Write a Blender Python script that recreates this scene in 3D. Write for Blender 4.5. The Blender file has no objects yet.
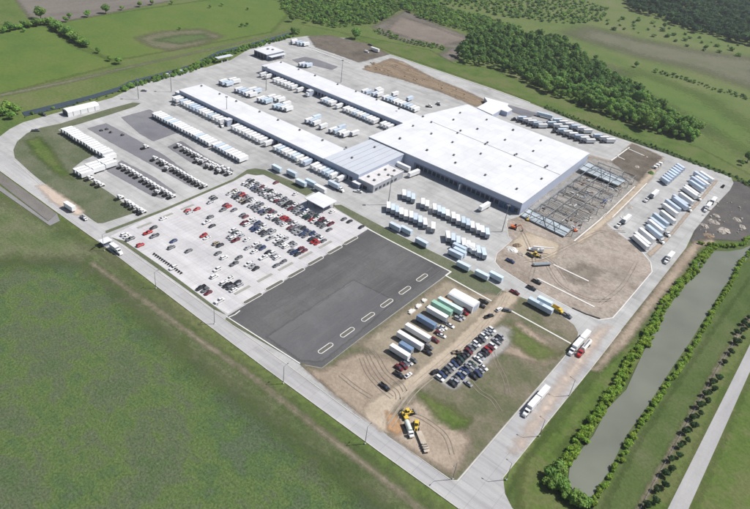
import bpy, math, random
import numpy as np
from mathutils import Vector, Matrix, noise
R = math.radians
HAZE = 0.00008
S = bpy.context.scene
C = S.collection
rnd = random.Random(7)

# ------------------------------------------------------------------ camera
AX = Vector((-0.77361577, -0.42086511, 0.47369948))     # -X, Y and Z of the world in view space (x right, y down, z forward)
BX = Vector((0.62441838, -0.37915898, 0.68289103))
UP = Vector((0.10779759, -0.82408193, -0.55611928))
F, CX, CY, CH = 638.15747, 375.0, 254.5, 210.0
def v2w(v): return Vector((-v.dot(AX), v.dot(BX), v.dot(UP)))
cam = bpy.data.cameras.new('camera'); camo = bpy.data.objects.new('camera', cam); C.objects.link(camo)
r_, u_, b_ = v2w(Vector((1, 0, 0))), v2w(Vector((0, -1, 0))), v2w(Vector((0, 0, -1)))
m = Matrix((r_, u_, b_)).transposed().to_4x4(); m.translation = (0, 0, CH)
camo.matrix_world = m
cam.sensor_width = 36; cam.lens = F / 750 * 36; cam.clip_start = 1; cam.clip_end = 20000
S.camera = camo
def at(px, py, z=0.0):
    """ground point (height z) that the photograph shows at this pixel"""
    d = v2w(Vector((px - CX, py - CY, F))); t = (z - CH) / d.z
    return (d.x * t, d.y * t)
def tl(x0, y0, s=7.49):
    return lambda u, v, z=0.0: at(x0 + u / s, y0 + v / s, z)

# ------------------------------------------------------------------ light
SUN_EL, SUN_AZ = R(52.8), math.atan2(.64, .77)
w = bpy.data.worlds.new('World'); S.world = w; w.use_nodes = True
nt = w.node_tree; bg = nt.nodes['Background']
sky = nt.nodes.new('ShaderNodeTexSky'); sky.sky_type = 'NISHITA'; sky.sun_disc = False
sky.sun_elevation = SUN_EL; sky.sun_rotation = SUN_AZ; sky.air_density = 1.0; sky.dust_density = 1.5
nt.links.new(sky.outputs[0], bg.inputs[0]); bg.inputs[1].default_value = 0.064
sun = bpy.data.lights.new('sun', 'SUN'); sun.energy = 4.7; sun.angle = R(.5); sun.color = (1, .965, .92)
so = bpy.data.objects.new('sun', sun); C.objects.link(so)
sd = Vector((math.sin(SUN_AZ) * math.cos(SUN_EL), math.cos(SUN_AZ) * math.cos(SUN_EL), math.sin(SUN_EL)))
so.rotation_euler = sd.to_track_quat('Z', 'Y').to_euler(); so.location = (0, 300, 400)
S.view_settings.view_transform = 'Standard'; S.view_settings.look = 'None'
S.view_settings.exposure = 0.24; S.view_settings.gamma = 1
S.render.engine = 'CYCLES'
S.cycles.max_bounces = 5; S.cycles.transparent_max_bounces = 12

# ------------------------------------------------------------------ materials
MATS = {}
def N(nt, typ, **kw):
    n = nt.nodes.new(typ)
    for k, v in kw.items(): setattr(n, k, v)
    return n
def mat(name, col, rough=.8, metal=0.0, var=.12, scale=.5, bump=0.0, bscale=2.0, spec=.3, objvar=0.0, coat=0):
    """plain procedural material: base colour with soft noise wear"""
    if name in MATS: return MATS[name]
    mt = bpy.data.materials.new(name); mt.use_nodes = True; t = mt.node_tree; L = t.links.new
    p = t.nodes['Principled BSDF']; p.inputs['Roughness'].default_value = rough; p.inputs['Metallic'].default_value = metal
    p.inputs['Specular IOR Level'].default_value = spec
    if coat: p.inputs['Coat Weight'].default_value = coat
    tc = N(t, 'ShaderNodeTexCoord'); nz = N(t, 'ShaderNodeTexNoise'); nz.inputs['Scale'].default_value = scale; nz.inputs['Detail'].default_value = 5
    L(tc.outputs['Object'], nz.inputs['Vector'])
    rp = N(t, 'ShaderNodeValToRGB'); L(nz.outputs[0], rp.inputs[0])
    rp.color_ramp.elements[0].position = .3; rp.color_ramp.elements[1].position = .7
    rp.color_ramp.elements[0].color = tuple(c * (1 - var) for c in col) + (1,)
    rp.color_ramp.elements[1].color = tuple(min(c * (1 + var * .6), .9) for c in col) + (1,)
    out = rp.outputs[0]
    if objvar:
        oi = N(t, 'ShaderNodeObjectInfo'); hs = N(t, 'ShaderNodeHueSaturation'); mr = N(t, 'ShaderNodeMapRange')
        mr.inputs['To Min'].default_value = 1 - objvar; mr.inputs['To Max'].default_value = 1 + objvar
        L(oi.outputs['Random'], mr.inputs['Value']); L(mr.outputs[0], hs.inputs['Value']); L(out, hs.inputs['Color']); out = hs.outputs[0]
        mr2 = N(t, 'ShaderNodeMapRange'); mr2.inputs['To Min'].default_value = .485; mr2.inputs['To Max'].default_value = .515
        mm = N(t, 'ShaderNodeMath', operation='FRACT'); m3 = N(t, 'ShaderNodeMath', operation='MULTIPLY'); m3.inputs[1].default_value = 7.3
        L(oi.outputs['Random'], m3.inputs[0]); L(m3.outputs[0], mm.inputs[0]); L(mm.outputs[0], mr2.inputs['Value']); L(mr2.outputs[0], hs.inputs['Hue'])
    L(out, p.inputs['Base Color'])
    if bump:
        n2 = N(t, 'ShaderNodeTexNoise'); n2.inputs['Scale'].default_value = bscale; n2.inputs['Detail'].default_value = 4
        L(tc.outputs['Object'], n2.inputs['Vector']); b = N(t, 'ShaderNodeBump'); b.inputs['Strength'].default_value = bump; b.inputs['Distance'].default_value = .3
        L(n2.outputs[0], b.inputs['Height']); L(b.outputs[0], p.inputs['Normal'])
    if name.startswith(('leaf', 'wood_')):        # leaves let some light through
        tr = N(t, 'ShaderNodeBsdfTranslucent'); L(out, tr.inputs['Color']); ms = N(t, 'ShaderNodeMixShader'); ms.inputs[0].default_value = .42
        L(p.outputs[0], ms.inputs[1]); L(tr.outputs[0], ms.inputs[2]); L(ms.outputs[0], t.nodes['Material Output'].inputs['Surface'])
    MATS[name] = mt; return mt

def ground_mat(name, cols, big=.012, mid=.07, fine=.9, bump=.5, soft=0.0, rough=.95, stretch=None, contrast=.16, tufts=.35, joints=None, stain=0.0, edge_amp=1.0, lanes=None):
    """ground cover: large patches between several colours, mid blotches, fine grain; edge attribute frays the border"""
    if name in MATS: return MATS[name]
    mt = bpy.data.materials.new(name); mt.use_nodes = True; t = mt.node_tree; L = t.links.new
    p = t.nodes['Principled BSDF']; p.inputs['Roughness'].default_value = rough; p.inputs['Specular IOR Level'].default_value = .15
    g = N(t, 'ShaderNodeNewGeometry'); vec = g.outputs['Position']
    if stretch:
        mp = N(t, 'ShaderNodeMapping'); mp.inputs['Scale'].default_value = stretch; L(vec, mp.inputs['Vector']); vecs = mp.outputs[0]
    else: vecs = vec
    def nz(sc, det=6, v=None, dist=0.0, rough_=.55):
        n = N(t, 'ShaderNodeTexNoise'); n.inputs['Scale'].default_value = sc; n.inputs['Detail'].default_value = det
        n.inputs['Distortion'].default_value = dist; n.inputs['Roughness'].default_value = rough_
        L(v if v is not None else vecs, n.inputs['Vector']); return n.outputs[0]
    a = nz(big, 8, dist=.6, rough_=.62); b = nz(mid, 6, rough_=.65)
    ad = N(t, 'ShaderNodeMath', operation='MULTIPLY_ADD'); L(b, ad.inputs[0]); ad.inputs[1].default_value = .55
    ml = N(t, 'ShaderNodeMath', operation='MULTIPLY'); L(a, ml.inputs[0]); ml.inputs[1].default_value = .6
    L(ml.outputs[0], ad.inputs[2])
    rp = N(t, 'ShaderNodeValToRGB'); L(ad.outputs[0], rp.inputs[0]); cr = rp.color_ramp
    n_ = len(cols); lo, hi = .575 - contrast, .575 + contrast
    while len(cr.elements) < n_: cr.elements.new(.5)
    for i, c in enumerate(cols):
        cr.elements[i].position = lo + (hi - lo) * i / max(1, n_ - 1); cr.elements[i].color = tuple(c) + (1,)
    f = nz(fine, 5, vec, rough_=.7)
    mr = N(t, 'ShaderNodeMapRange'); mr.inputs['From Min'].default_value = .25; mr.inputs['From Max'].default_value = .75
    mr.inputs['To Min'].default_value = 1 - tufts; mr.inputs['To Max'].default_value = 1 + tufts; L(f, mr.inputs['Value'])
    mx = N(t, 'ShaderNodeVectorMath', operation='SCALE'); L(rp.outputs[0], mx.inputs[0]); L(mr.outputs[0], mx.inputs['Scale'])
    out = mx.outputs[0]
    if joints:
        sx = N(t, 'ShaderNodeSeparateXYZ'); L(vec, sx.inputs[0]); fac = None
        for ax, st in (('X', joints), ('Y', joints * 1.0)):
            d1 = N(t, 'ShaderNodeMath', operation='DIVIDE'); L(sx.outputs[ax], d1.inputs[0]); d1.inputs[1].default_value = st
            d2 = N(t, 'ShaderNodeMath', operation='FRACT'); L(d1.outputs[0], d2.inputs[0])
            d3 = N(t, 'ShaderNodeMath', operation='LESS_THAN'); L(d2.outputs[0], d3.inputs[0]); d3.inputs[1].default_value = .12 / st
            if fac is None: fac = d3.outputs[0]
            else:
                d4 = N(t, 'ShaderNodeMath', operation='MAXIMUM'); L(fac, d4.inputs[0]); L(d3.outputs[0], d4.inputs[1]); fac = d4.outputs[0]
        d5 = N(t, 'ShaderNodeMath', operation='MULTIPLY_ADD'); L(fac, d5.inputs[0]); d5.inputs[1].default_value = -.3; d5.inputs[2].default_value = 1
        # slabs cast on different days differ a little in tone
        sn = N(t, 'ShaderNodeVectorMath', operation='SNAP'); sn.inputs[1].default_value = (joints, joints, 1000); L(vec, sn.inputs[0])
        wn = N(t, 'ShaderNodeTexWhiteNoise'); L(sn.outputs[0], wn.inputs['Vector'])
        m4 = N(t, 'ShaderNodeMapRange'); m4.inputs['To Min'].default_value = .955; m4.inputs['To Max'].default_value = 1.035; L(wn.outputs['Value'], m4.inputs['Value'])
        m5 = N(t, 'ShaderNodeMath', operation='MULTIPLY'); L(d5.outputs[0], m5.inputs[0]); L(m4.outputs[0], m5.inputs[1])
        o2 = N(t, 'ShaderNodeVectorMath', operation='SCALE'); L(out, o2.inputs[0]); L(m5.outputs[0], o2.inputs['Scale']); out = o2.outputs[0]
    if stain:
        s1 = nz(.035, 7, vec, 1.2); m6 = N(t, 'ShaderNodeMapRange'); m6.inputs['From Min'].default_value = .5; m6.inputs['From Max'].default_value = .72
        m6.inputs['To Min'].default_value = 1; m6.inputs['To Max'].default_value = 1 - stain; L(s1, m6.inputs['Value'])
        o3 = N(t, 'ShaderNodeVectorMath', operation='SCALE'); L(out, o3.inputs[0]); L(m6.outputs[0], o3.inputs['Scale']); out = o3.outputs[0]
    if lanes:
        mp2 = N(t, 'ShaderNodeMapping'); mp2.inputs['Scale'].default_value = lanes; L(vec, mp2.inputs['Vector']); ln = nz(1.0, 5, mp2.outputs[0], .4)
        m8 = N(t, 'ShaderNodeMapRange'); m8.inputs['From Min'].default_value = .35; m8.inputs['From Max'].default_value = .65; m8.inputs['To Min'].default_value = .88; m8.inputs['To Max'].default_value = 1.04; L(ln, m8.inputs['Value'])
        o4 = N(t, 'ShaderNodeVectorMath', operation='SCALE'); L(out, o4.inputs[0]); L(m8.outputs[0], o4.inputs['Scale']); out = o4.outputs[0]
    L(out, p.inputs['Base Color'])
    if bump:
        b2 = N(t, 'ShaderNodeBump'); b2.inputs['Strength'].default_value = bump; b2.inputs['Distance'].default_value = .6
        L(f, b2.inputs['Height']); L(b2.outputs[0], p.inputs['Normal'])
    if soft:
        at_ = N(t, 'ShaderNodeAttribute'); at_.attribute_name = 'edge'
        e1 = nz(.22, 7, vec, rough_=.7); e2 = N(t, 'ShaderNodeMath', operation='MULTIPLY_ADD'); L(e1, e2.inputs[0])
        e2.inputs[1].default_value = soft * 3.2 * edge_amp; e2.inputs[2].default_value = -soft * 1.6 * edge_amp
        e3 = N(t, 'ShaderNodeMath', operation='ADD'); L(at_.outputs['Fac'], e3.inputs[0]); L(e2.outputs[0], e3.inputs[1])
        m7 = N(t, 'ShaderNodeMapRange'); m7.inputs['From Min'].default_value = -soft * .9; m7.inputs['From Max'].default_value = soft * .9; L(e3.outputs[0], m7.inputs['Value'])
        tr = N(t, 'ShaderNodeBsdfTransparent'); ms = N(t, 'ShaderNodeMixShader'); L(m7.outputs[0], ms.inputs[0]); L(tr.outputs[0], ms.inputs[1]); L(p.outputs[0], ms.inputs[2])
        L(ms.outputs[0], t.nodes['Material Output'].inputs['Surface'])
    MATS[name] = mt; mt['soft'] = soft; return mt

# colours
G1, G2, G3, G4 = (.055, .095, .026), (.085, .135, .032), (.12, .15, .055), (.15, .15, .085)
def M(k):
    if k in MATS: return MATS[k]
    d = dict(
        white_roof=lambda: ground_mat('white_roof', [(.60, .61, .635), (.645, .655, .68), (.66, .67, .69)], big=.02, mid=.09, fine=.6, tufts=.015, bump=0, rough=.55, joints=7.6, stain=.07),
        grey_roof=lambda: mat('grey_roof', (.50, .53, .58), .5, 0, .05, .08),
        office_roof=lambda: mat('office_roof', (.58, .565, .57), .8, 0, .12, .3),
        wall=lambda: mat('wall_panel', (.40, .45, .56), .6, 0, .05, .3),
        wall_base=lambda: mat('wall_base', (.19, .22, .30), .7, 0, .08, .4),
        dock=lambda: mat('dock_door', (.035, .045, .065), .5, 0, .2, .5),
        door_w=lambda: mat('door_white', (.7, .72, .74), .5),
        metal=lambda: mat('grey_metal', (.22, .23, .24), .5, .4, .15, .7),
        dark=lambda: mat('dark_underframe', (.022, .023, .026), .7, 0, .2, 1),
        tyre=lambda: mat('tyre', (.02, .02, .02), .9, 0, .1, 2),
        glass=lambda: mat('window_glass', (.035, .045, .06), .12, 0, .1, 2, spec=.6),
        twhite=lambda: mat('trailer_white', (.78, .79, .80), .45, 0, .05, .35, objvar=.05),
        talum=lambda: mat('trailer_pale_blue', (.54, .63, .73), .4, 0, .06, .35, objvar=.08),
        trear_shaded=lambda: mat('trailer_rear_shaded', (.30, .33, .38), .5, 0, .1, 1),  # darkened: the shade on the trailer ends is put into the colour
        cabw=lambda: mat('cab_white', (.78, .78, .78), .35, 0, .05, .5, spec=.5, coat=.3),
        kerb=lambda: mat('kerb_concrete', (.64, .63, .60), .85, 0, .08, .4),
        line=lambda: mat('road_paint', (.68, .68, .66), .8, 0, .1, 1),
        bark=lambda: mat('bark', (.12, .09, .065), .95, 0, .25, 2),
        steel=lambda: mat('steel_frame', (.30, .31, .32), .6, .2, .25, .5),
        steel_rust=lambda: mat('steel_rust', (.15, .075, .05), .8, 0, .25, .5),
        deck=lambda: mat('roof_deck', (.46, .52, .56), .5, .2, .16, .12),
        mulch=lambda: mat('island_mulch', (.13, .125, .11), .95, 0, .25, .8),
        leaf_dark=lambda: mat('leaf_dark', (.200, .345, .088), .8, 0, .35, .6, objvar=.22),
        leaf_mid=lambda: mat('leaf_mid', (.25, .42, .095), .8, 0, .35, .6, objvar=.2),
        leaf_light=lambda: mat('leaf_light', (.31, .47, .070), .8, 0, .3, .6, objvar=.16),
        leaf_street=lambda: mat('leaf_street', (.065, .125, .045), .8, 0, .3, .6, objvar=.15),
        water=lambda: mat('pond_water', (.162, .172, .138), .22, 0, .16, .035, bump=.05, bscale=.6, spec=.35),
        canal=lambda: mat('canal_water', (.045, .062, .075), .08, 0, .2, .05, spec=.5),
        boulder=lambda: mat('rubble', (.42, .38, .33), .95, 0, .3, .5, bump=.6),
        yellow=lambda: mat('machine_yellow', (.62, .44, .06), .55, 0, .15, 1),
        orange=lambda: mat('machine_orange', (.60, .14, .05), .55, 0, .15, 1),
        spoil=lambda: mat('spoil_earth', (.24, .18, .125), .98, 0, .3, .3, bump=.8, bscale=.8),
    )[k]
    return d()

# ------------------------------------------------------------------ mesh helpers
class MB:
    def __init__(s): s.v = []; s.f = []; s.m = []; s.cur = 0
    def add(s, vs, fs):
        o = len(s.v); s.v += [tuple(v) for v in vs]; s.f += [tuple(i + o for i in f) for f in fs]; s.m += [s.cur] * len(fs); return s
    def box(s, x0, x1, y0, y1, z0, z1, taper=0.0, rz=0.0, c=None):
        t = taper; vs = [(x0, y0, z0), (x1, y0, z0), (x1, y1, z0), (x0, y1, z0), (x0 + t, y0 + t, z1), (x1 - t, y0 + t, z1), (x1 - t, y1 - t, z1), (x0 + t, y1 - t, z1)]
        if rz:
            cx, cy = c or ((x0 + x1) / 2, (y0 + y1) / 2); co, si = math.cos(rz), math.sin(rz)
            vs = [(cx + (x - cx) * co - (y - cy) * si, cy + (x - cx) * si + (y - cy) * co, z) for x, y, z in vs]
        return s.add(vs, [(0, 3, 2, 1), (4, 5, 6, 7), (0, 1, 5, 4), (1, 2, 6, 5), (2, 3, 7, 6), (3, 0, 4, 7)])
    def prism(s, poly, z0, z1):
        a = sum(poly[i][0] * poly[(i + 1) % len(poly)][1] - poly[(i + 1) % len(poly)][0] * poly[i][1] for i in range(len(poly)))
        if a < 0: poly = poly[::-1]
        n = len(poly)
        return s.add([(x, y, z0) for x, y in poly] + [(x, y, z1) for x, y in poly],
                     [tuple(range(n))[::-1], tuple(range(n, 2 * n))] + [(i, (i + 1) % n, n + (i + 1) % n, n + i) for i in range(n)])
    def tube(s, p0, p1, r0, r1=None, n=8):
        r1 = r0 if r1 is None else r1; p0, p1 = Vector(p0), Vector(p1); d = (p1 - p0).normalized()
        a = d.orthogonal().normalized(); b = d.cross(a); vs = []
        for p, r in ((p0, r0), (p1, r1)):
            for i in range(n):
                t = 2 * math.pi * i / n; vs.append(p + (a * math.cos(t) + b * math.sin(t)) * r)
        return s.add(vs, [tuple(range(n))[::-1], tuple(range(n, 2 * n))] + [(i, (i + 1) % n, n + (i + 1) % n, n + i) for i in range(n)])
    def loft(s, st):
        """st: list of (x, halfwidth, z0, z1, shoulder) boxy cross-sections along x, chamfered"""
        vs = []
        for x, hw, z0, z1, c in st:
            vs += [(x, -hw * .92, z0), (x, -hw, z0 + c), (x, -hw, z1 - c), (x, -hw + c, z1), (x, hw - c, z1), (x, hw, z1 - c), (x, hw, z0 + c), (x, hw * .92, z0)]
        fs = [tuple(range(8))[::-1], tuple(range(8 * len(st) - 8, 8 * len(st)))]
        for k in range(len(st) - 1):
            for i in range(8):
                j = (i + 1) % 8; fs.append((8 * k + i, 8 * k + j, 8 * k + 8 + j, 8 * k + 8 + i))
        return s.add(vs, fs)
    def ribbon(s, pts, w, z0, z1, closed=False):
        """a kerb or strip of width w along a polyline"""
        P = [Vector(p[:2]) for p in pts]; n = len(P); L_, R_ = [], []
        for i in range(n):
            a = P[i - 1] if (i > 0 or closed) else P[i]; b = P[(i + 1) % n] if (i < n - 1 or closed) else P[i]
            d1 = (P[i] - a).normalized() if (P[i] - a).length > 1e-6 else (b - P[i]).normalized()
            d2 = (b - P[i]).normalized() if (b - P[i]).length > 1e-6 else d1
            d = (d1 + d2).normalized(); nn = Vector((-d.y, d.x)); k = w / 2 / max(.5, nn.dot(Vector((-d1.y, d1.x))))
            L_.append(P[i] + nn * k); R_.append(P[i] - nn * k)
        vs = []
        for l, r in zip(L_, R_): vs += [(r.x, r.y, z0), (l.x, l.y, z0), (l.x, l.y, z1), (r.x, r.y, z1)]
        fs = []
        for i in range(n if closed else n - 1):
            j = (i + 1) % n
            for k in range(4): fs.append((4 * i + k, 4 * i + (k + 1) % 4, 4 * j + (k + 1) % 4, 4 * j + k))
        if not closed: fs += [(0, 1, 2, 3), (4 * n - 4, 4 * n - 1, 4 * n - 2, 4 * n - 3)]
        return s.add(vs, fs)
    def mesh(s, name, mats):
        me = bpy.data.meshes.new(name); me.from_pydata(s.v, [], s.f)
        for mm in (mats if isinstance(mats, (list, tuple)) else [mats]): me.materials.append(mm)
        if any(s.m): me.polygons.foreach_set('material_index', s.m)
        me.update(); return me
    def build(s, name, mats, parent=None):
        import bmesh
        me = s.mesh(name, mats); bm = bmesh.new(); bm.from_mesh(me); bmesh.ops.recalc_face_normals(bm, faces=bm.faces); bm.to_mesh(me); bm.free()
        o = bpy.data.objects.new(name, me); C.objects.link(o); o.parent = parent; return o
def tag(o, label, cat, group=None, kind=None):
    o['label'] = label
    if cat: o['category'] = cat
    if group: o['group'] = group
    if kind: o['kind'] = kind
    return o
def thing(name, label, cat, loc=(0, 0, 0), rz=0, group=None):
    o = bpy.data.objects.new(name, None); o.empty_display_size = .5; C.objects.link(o); o.location = loc; o.rotation_euler = (0, 0, rz)
    return tag(o, label, cat, group)
def struct(o, label): o['kind'] = 'structure'; o['label'] = label; o['category'] = o.name.split('.')[0].replace('_', ' '); return o
KIDS = {}
def kids(o):
    if o.name not in KIDS: KIDS[o.name] = list(o.children)
    return KIDS[o.name]
def dup(root, loc, rz, label, group=None, scale=None):
    r = root.copy(); C.objects.link(r); r.location = loc; r.rotation_euler = (0, 0, rz); r['label'] = label
    if group: r['group'] = group
    if scale: r.scale = scale
    for ch in kids(root):
        c = ch.copy(); C.objects.link(c); c.parent = r
        for gch in kids(ch):
            d = gch.copy(); C.objects.link(d); d.parent = c
    return r
class Proto:
    """first placement uses the prototype itself, later ones copy it"""
    def __init__(s, fn): s.fn = fn; s.cache = {}
    def __call__(s, key, loc, rz, label, group, cat=None, scale=None):
        if key not in s.cache:
            root = s.fn(*key) if isinstance(key, tuple) else s.fn(key); s.cache[key] = root
            root.location = loc; root.rotation_euler = (0, 0, rz); root['label'] = label
            if group: root['group'] = group
            if scale: root.scale = scale
            bpy.context.view_layer.update(); kids(root); [kids(k) for k in kids(root)]
            return root
        return dup(s.cache[key], loc, rz, label, group, scale)
ORD = 'zeroth first second third fourth fifth sixth seventh eighth ninth tenth eleventh twelfth thirteenth fourteenth fifteenth sixteenth seventeenth eighteenth nineteenth twentieth'.split()
def ordw(i):
    if i <= 20: return ORD[i]
    t, u = divmod(i, 10); tens = {2: 'twenty', 3: 'thirty', 4: 'forty', 5: 'fifty'}[t]
    return tens[:-1] + 'ieth' if u == 0 else tens + '-' + ORD[u]

# ------------------------------------------------------------------ ground
def px(pts, z=0.0): return [at(x, y, z) for x, y in pts]
def sheet(name, pts, z, material, label, T=None):
    """crisp paved polygon"""
    from mathutils.geometry import tessellate_polygon
    P = [Vector((x, y, z)) for x, y in pts]; tris = tessellate_polygon([P])
    me = bpy.data.meshes.new(name); fs = []
    for a, b, c in tris:
        n = (P[b] - P[a]).cross(P[c] - P[a]); fs.append((a, b, c) if n.z > 0 else (a, c, b))
    me.from_pydata([tuple(p) for p in P], [], fs); me.materials.append(material)
    o = bpy.data.objects.new(name, me); C.objects.link(o); return struct(o, label)
def poly_sd(X, Y, pts):
    """signed distance, positive inside"""
    n = len(pts); D = np.full(X.shape, 1e9); inside = np.zeros(X.shape, bool)
    for i in range(n):
        x1, y1 = pts[i]; x2, y2 = pts[(i + 1) % n]; dx, dy = x2 - x1, y2 - y1
        t = np.clip(((X - x1) * dx + (Y - y1) * dy) / (dx * dx + dy * dy + 1e-9), 0, 1)
        D = np.minimum(D, np.hypot(X - x1 - t * dx, Y - y1 - t * dy))
        c = ((y1 > Y) != (y2 > Y)) & (X < (x2 - x1) * (Y - y1) / ((y2 - y1) if abs(y2 - y1) > 1e-9 else 1e-9) + x1)
        inside ^= c
    return np.where(inside, D, -D)
def patch(name, pts, z, material, label, cell=2.5, kind='structure'):
    """ground patch whose border frays through an edge-distance attribute"""
    soft = material.get('soft', 1.0); mg = soft * 2.2
    xs = [p[0] for p in pts]; ys = [p[1] for p in pts]
    nx = int((max(xs) - min(xs) + 2 * mg) / cell) + 2; ny = int((max(ys) - min(ys) + 2 * mg) / cell) + 2
    gx = min(xs) - mg + np.arange(nx) * cell; gy = min(ys) - mg + np.arange(ny) * cell
    X, Y = np.meshgrid(gx, gy); D = poly_sd(X, Y, pts)
    idx = -np.ones(X.shape, int); keep = np.zeros((ny - 1, nx - 1), bool)
    mxd = np.maximum(np.maximum(D[:-1, :-1], D[1:, :-1]), np.maximum(D[:-1, 1:], D[1:, 1:])); keep = mxd > -mg
    vs, ds, fs = [], [], []
    for j, i in zip(*np.nonzero(keep)):
        q = []
        for jj, ii in ((j, i), (j, i + 1), (j + 1, i + 1), (j + 1, i)):
            if idx[jj, ii] < 0: idx[jj, ii] = len(vs); vs.append((X[jj, ii], Y[jj, ii], z)); ds.append(D[jj, ii])
            q.append(idx[jj, ii])
        fs.append(q)
    me = bpy.data.meshes.new(name); me.from_pydata(vs, [], fs); me.materials.append(material)
    at_ = me.attributes.new('edge', 'FLOAT', 'POINT'); at_.data.foreach_set('value', np.array(ds, dtype=np.float32))
    o = bpy.data.objects.new(name, me); C.objects.link(o); return struct(o, label)

meadow = ground_mat('meadow', [(0.0724, 0.1155, 0.0313), (0.096, 0.137, 0.0368), (0.1175, 0.1448, 0.0497), (0.142, 0.1448, 0.0736)], big=.006, mid=.03, fine=.45, tufts=.30)
grass_left = ground_mat('field_grass', [(0.0703, 0.1111, 0.0516), (0.0898, 0.118, 0.0688), (0.0753, 0.1226, 0.0467), (0.097, 0.1434, 0.0467), (0.097, 0.1203, 0.0664), (0.0801, 0.1203, 0.0516)], big=.008, mid=.06, fine=1.1, bump=.8, soft=14, lanes=(.9, .35, 1), tufts=.62, contrast=.13, stretch=(1, 1.3, 1))
grass_bright = ground_mat('bright_grass', [(0.0609, 0.0958, 0.024), (0.0824, 0.128, 0.0284), (0.1165, 0.1321, 0.0503), (0.0896, 0.1363, 0.0306)], big=.012, mid=.06, fine=.6, soft=3, tufts=.28, contrast=.13)
grass_far = ground_mat('pasture_grass', [(0.0748, 0.1286, 0.0291), (0.0968, 0.1465, 0.0325), (0.1232, 0.1509, 0.0445)], big=.008, mid=.03, fine=.3, soft=4, tufts=.16)
grass_olive = ground_mat('olive_grass', [(0.051, 0.0851, 0.0227), (0.068, 0.1024, 0.0293), (0.087, 0.1141, 0.0413), (0.1088, 0.122, 0.0599)], big=.014, mid=.07, fine=.8, soft=2, tufts=.30)
grass_crisp = ground_mat('verge_grass', [(0.0792, 0.1005, 0.051), (0.11, 0.1252, 0.0744), (0.1452, 0.1518, 0.1041)], big=.03, mid=.10, fine=.9, tufts=.26)
grass_dry = ground_mat('dry_grass', [(.10, .11, .05), (.14, .13, .075), (.18, .15, .10)], big=.02, mid=.08, fine=.8, soft=2.5, tufts=.24)
track_m = ground_mat('dirt_track', [(0.1744, 0.1596, 0.1058), (0.2565, 0.2234, 0.1646), (0.3078, 0.266, 0.2117)], big=.03, mid=.1, fine=.9, soft=1.6, tufts=.18)
dirt_tan = ground_mat('tan_dirt', [(0.315, 0.255, 0.194), (0.399, 0.3366, 0.2619), (0.4725, 0.3978, 0.3201)], big=.02, mid=.1, fine=.8, soft=1.5, tufts=.14, bump=.3)
dirt_brown = ground_mat('brown_dirt', [(0.2279, 0.1824, 0.1395), (0.3059, 0.2491, 0.1941), (0.3905, 0.3208, 0.2547)], big=.02, mid=.09, fine=.7, soft=2, tufts=.22, bump=.5)
dirt_site = ground_mat('site_dirt', [(.20, .17, .14), (.285, .25, .21), (.36, .315, .27), (.22, .19, .15)], big=.025, mid=.09, fine=.6, tufts=.20, bump=.5, soft=.8, stain=.3)
dirt_dark = ground_mat('dark_earth', [(.085, .072, .058), (.13, .112, .092), (.17, .15, .125)], big=.02, mid=.09, fine=.5, soft=2, tufts=.28, bump=.6)
plough = ground_mat('ploughed_earth', [(.13, .115, .10), (.165, .15, .13), (.20, .175, .15)], big=.01, mid=.05, fine=.3, soft=4, tufts=.16, stretch=(1, .25, 1))
concrete = ground_mat('yard_concrete', [(0.3219, 0.3195, 0.3182), (0.3976, 0.397, 0.3928), (0.4544, 0.4502, 0.4475)], big=.02, mid=.09, fine=.8, tufts=.05, bump=0, joints=6.0, stain=.18, lanes=(.015, .22, 1))
road_c = ground_mat('road_concrete', [(0.2846, 0.2802, 0.2813), (0.37, 0.3657, 0.3686), (0.4458, 0.4417, 0.4365)], stretch=(.10, 1.6, 1), big=.04, mid=.25, fine=.8, tufts=.05, bump=0, joints=8.0, stain=.10)
lot_c = ground_mat('car_park_concrete', [(0.4692, 0.4589, 0.4742), (0.5304, 0.52, 0.5315), (0.561, 0.5506, 0.5524)], big=.012, mid=.05, fine=.8, tufts=.04, bump=0, joints=5.5, stain=.10, lanes=(.02, .14, 1))
asphalt = ground_mat('asphalt', [(0.147, 0.1461, 0.1643), (0.175, 0.1739, 0.1929), (0.21, 0.2087, 0.2215)], big=.02, mid=.07, fine=.9, tufts=.10, bump=0, soft=.5, stain=.15)
asph_dark = ground_mat('new_asphalt', [(0.0771, 0.0756, 0.0782), (0.0926, 0.0907, 0.0927), (0.1157, 0.1134, 0.1139)], big=.012, mid=.05, fine=.9, tufts=.16, bump=0, joints=13.0, stretch=(1.2, .12, 1), stain=-.22, contrast=.1)
asph_light = ground_mat('worn_asphalt', [(0.0926, 0.0926, 0.0981), (0.1111, 0.1111, 0.1168), (0.1297, 0.1282, 0.1317)], big=.012, mid=.05, fine=.9, tufts=.10, bump=0, stretch=(1.2, .15, 1), soft=.9, stain=-.2)

# base ground to the horizon
bm_ = MB(); bm_.add([(-6000, -3000, 0), (6000, -3000, 0), (6000, 9000, 0), (-6000, 9000, 0)], [(0, 1, 2, 3)])
struct(bm_.build('ground', meadow), 'green open meadow reaching to the horizon')
Z = [0.0]
def nz_(): Z[0] += .006; return Z[0]

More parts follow.
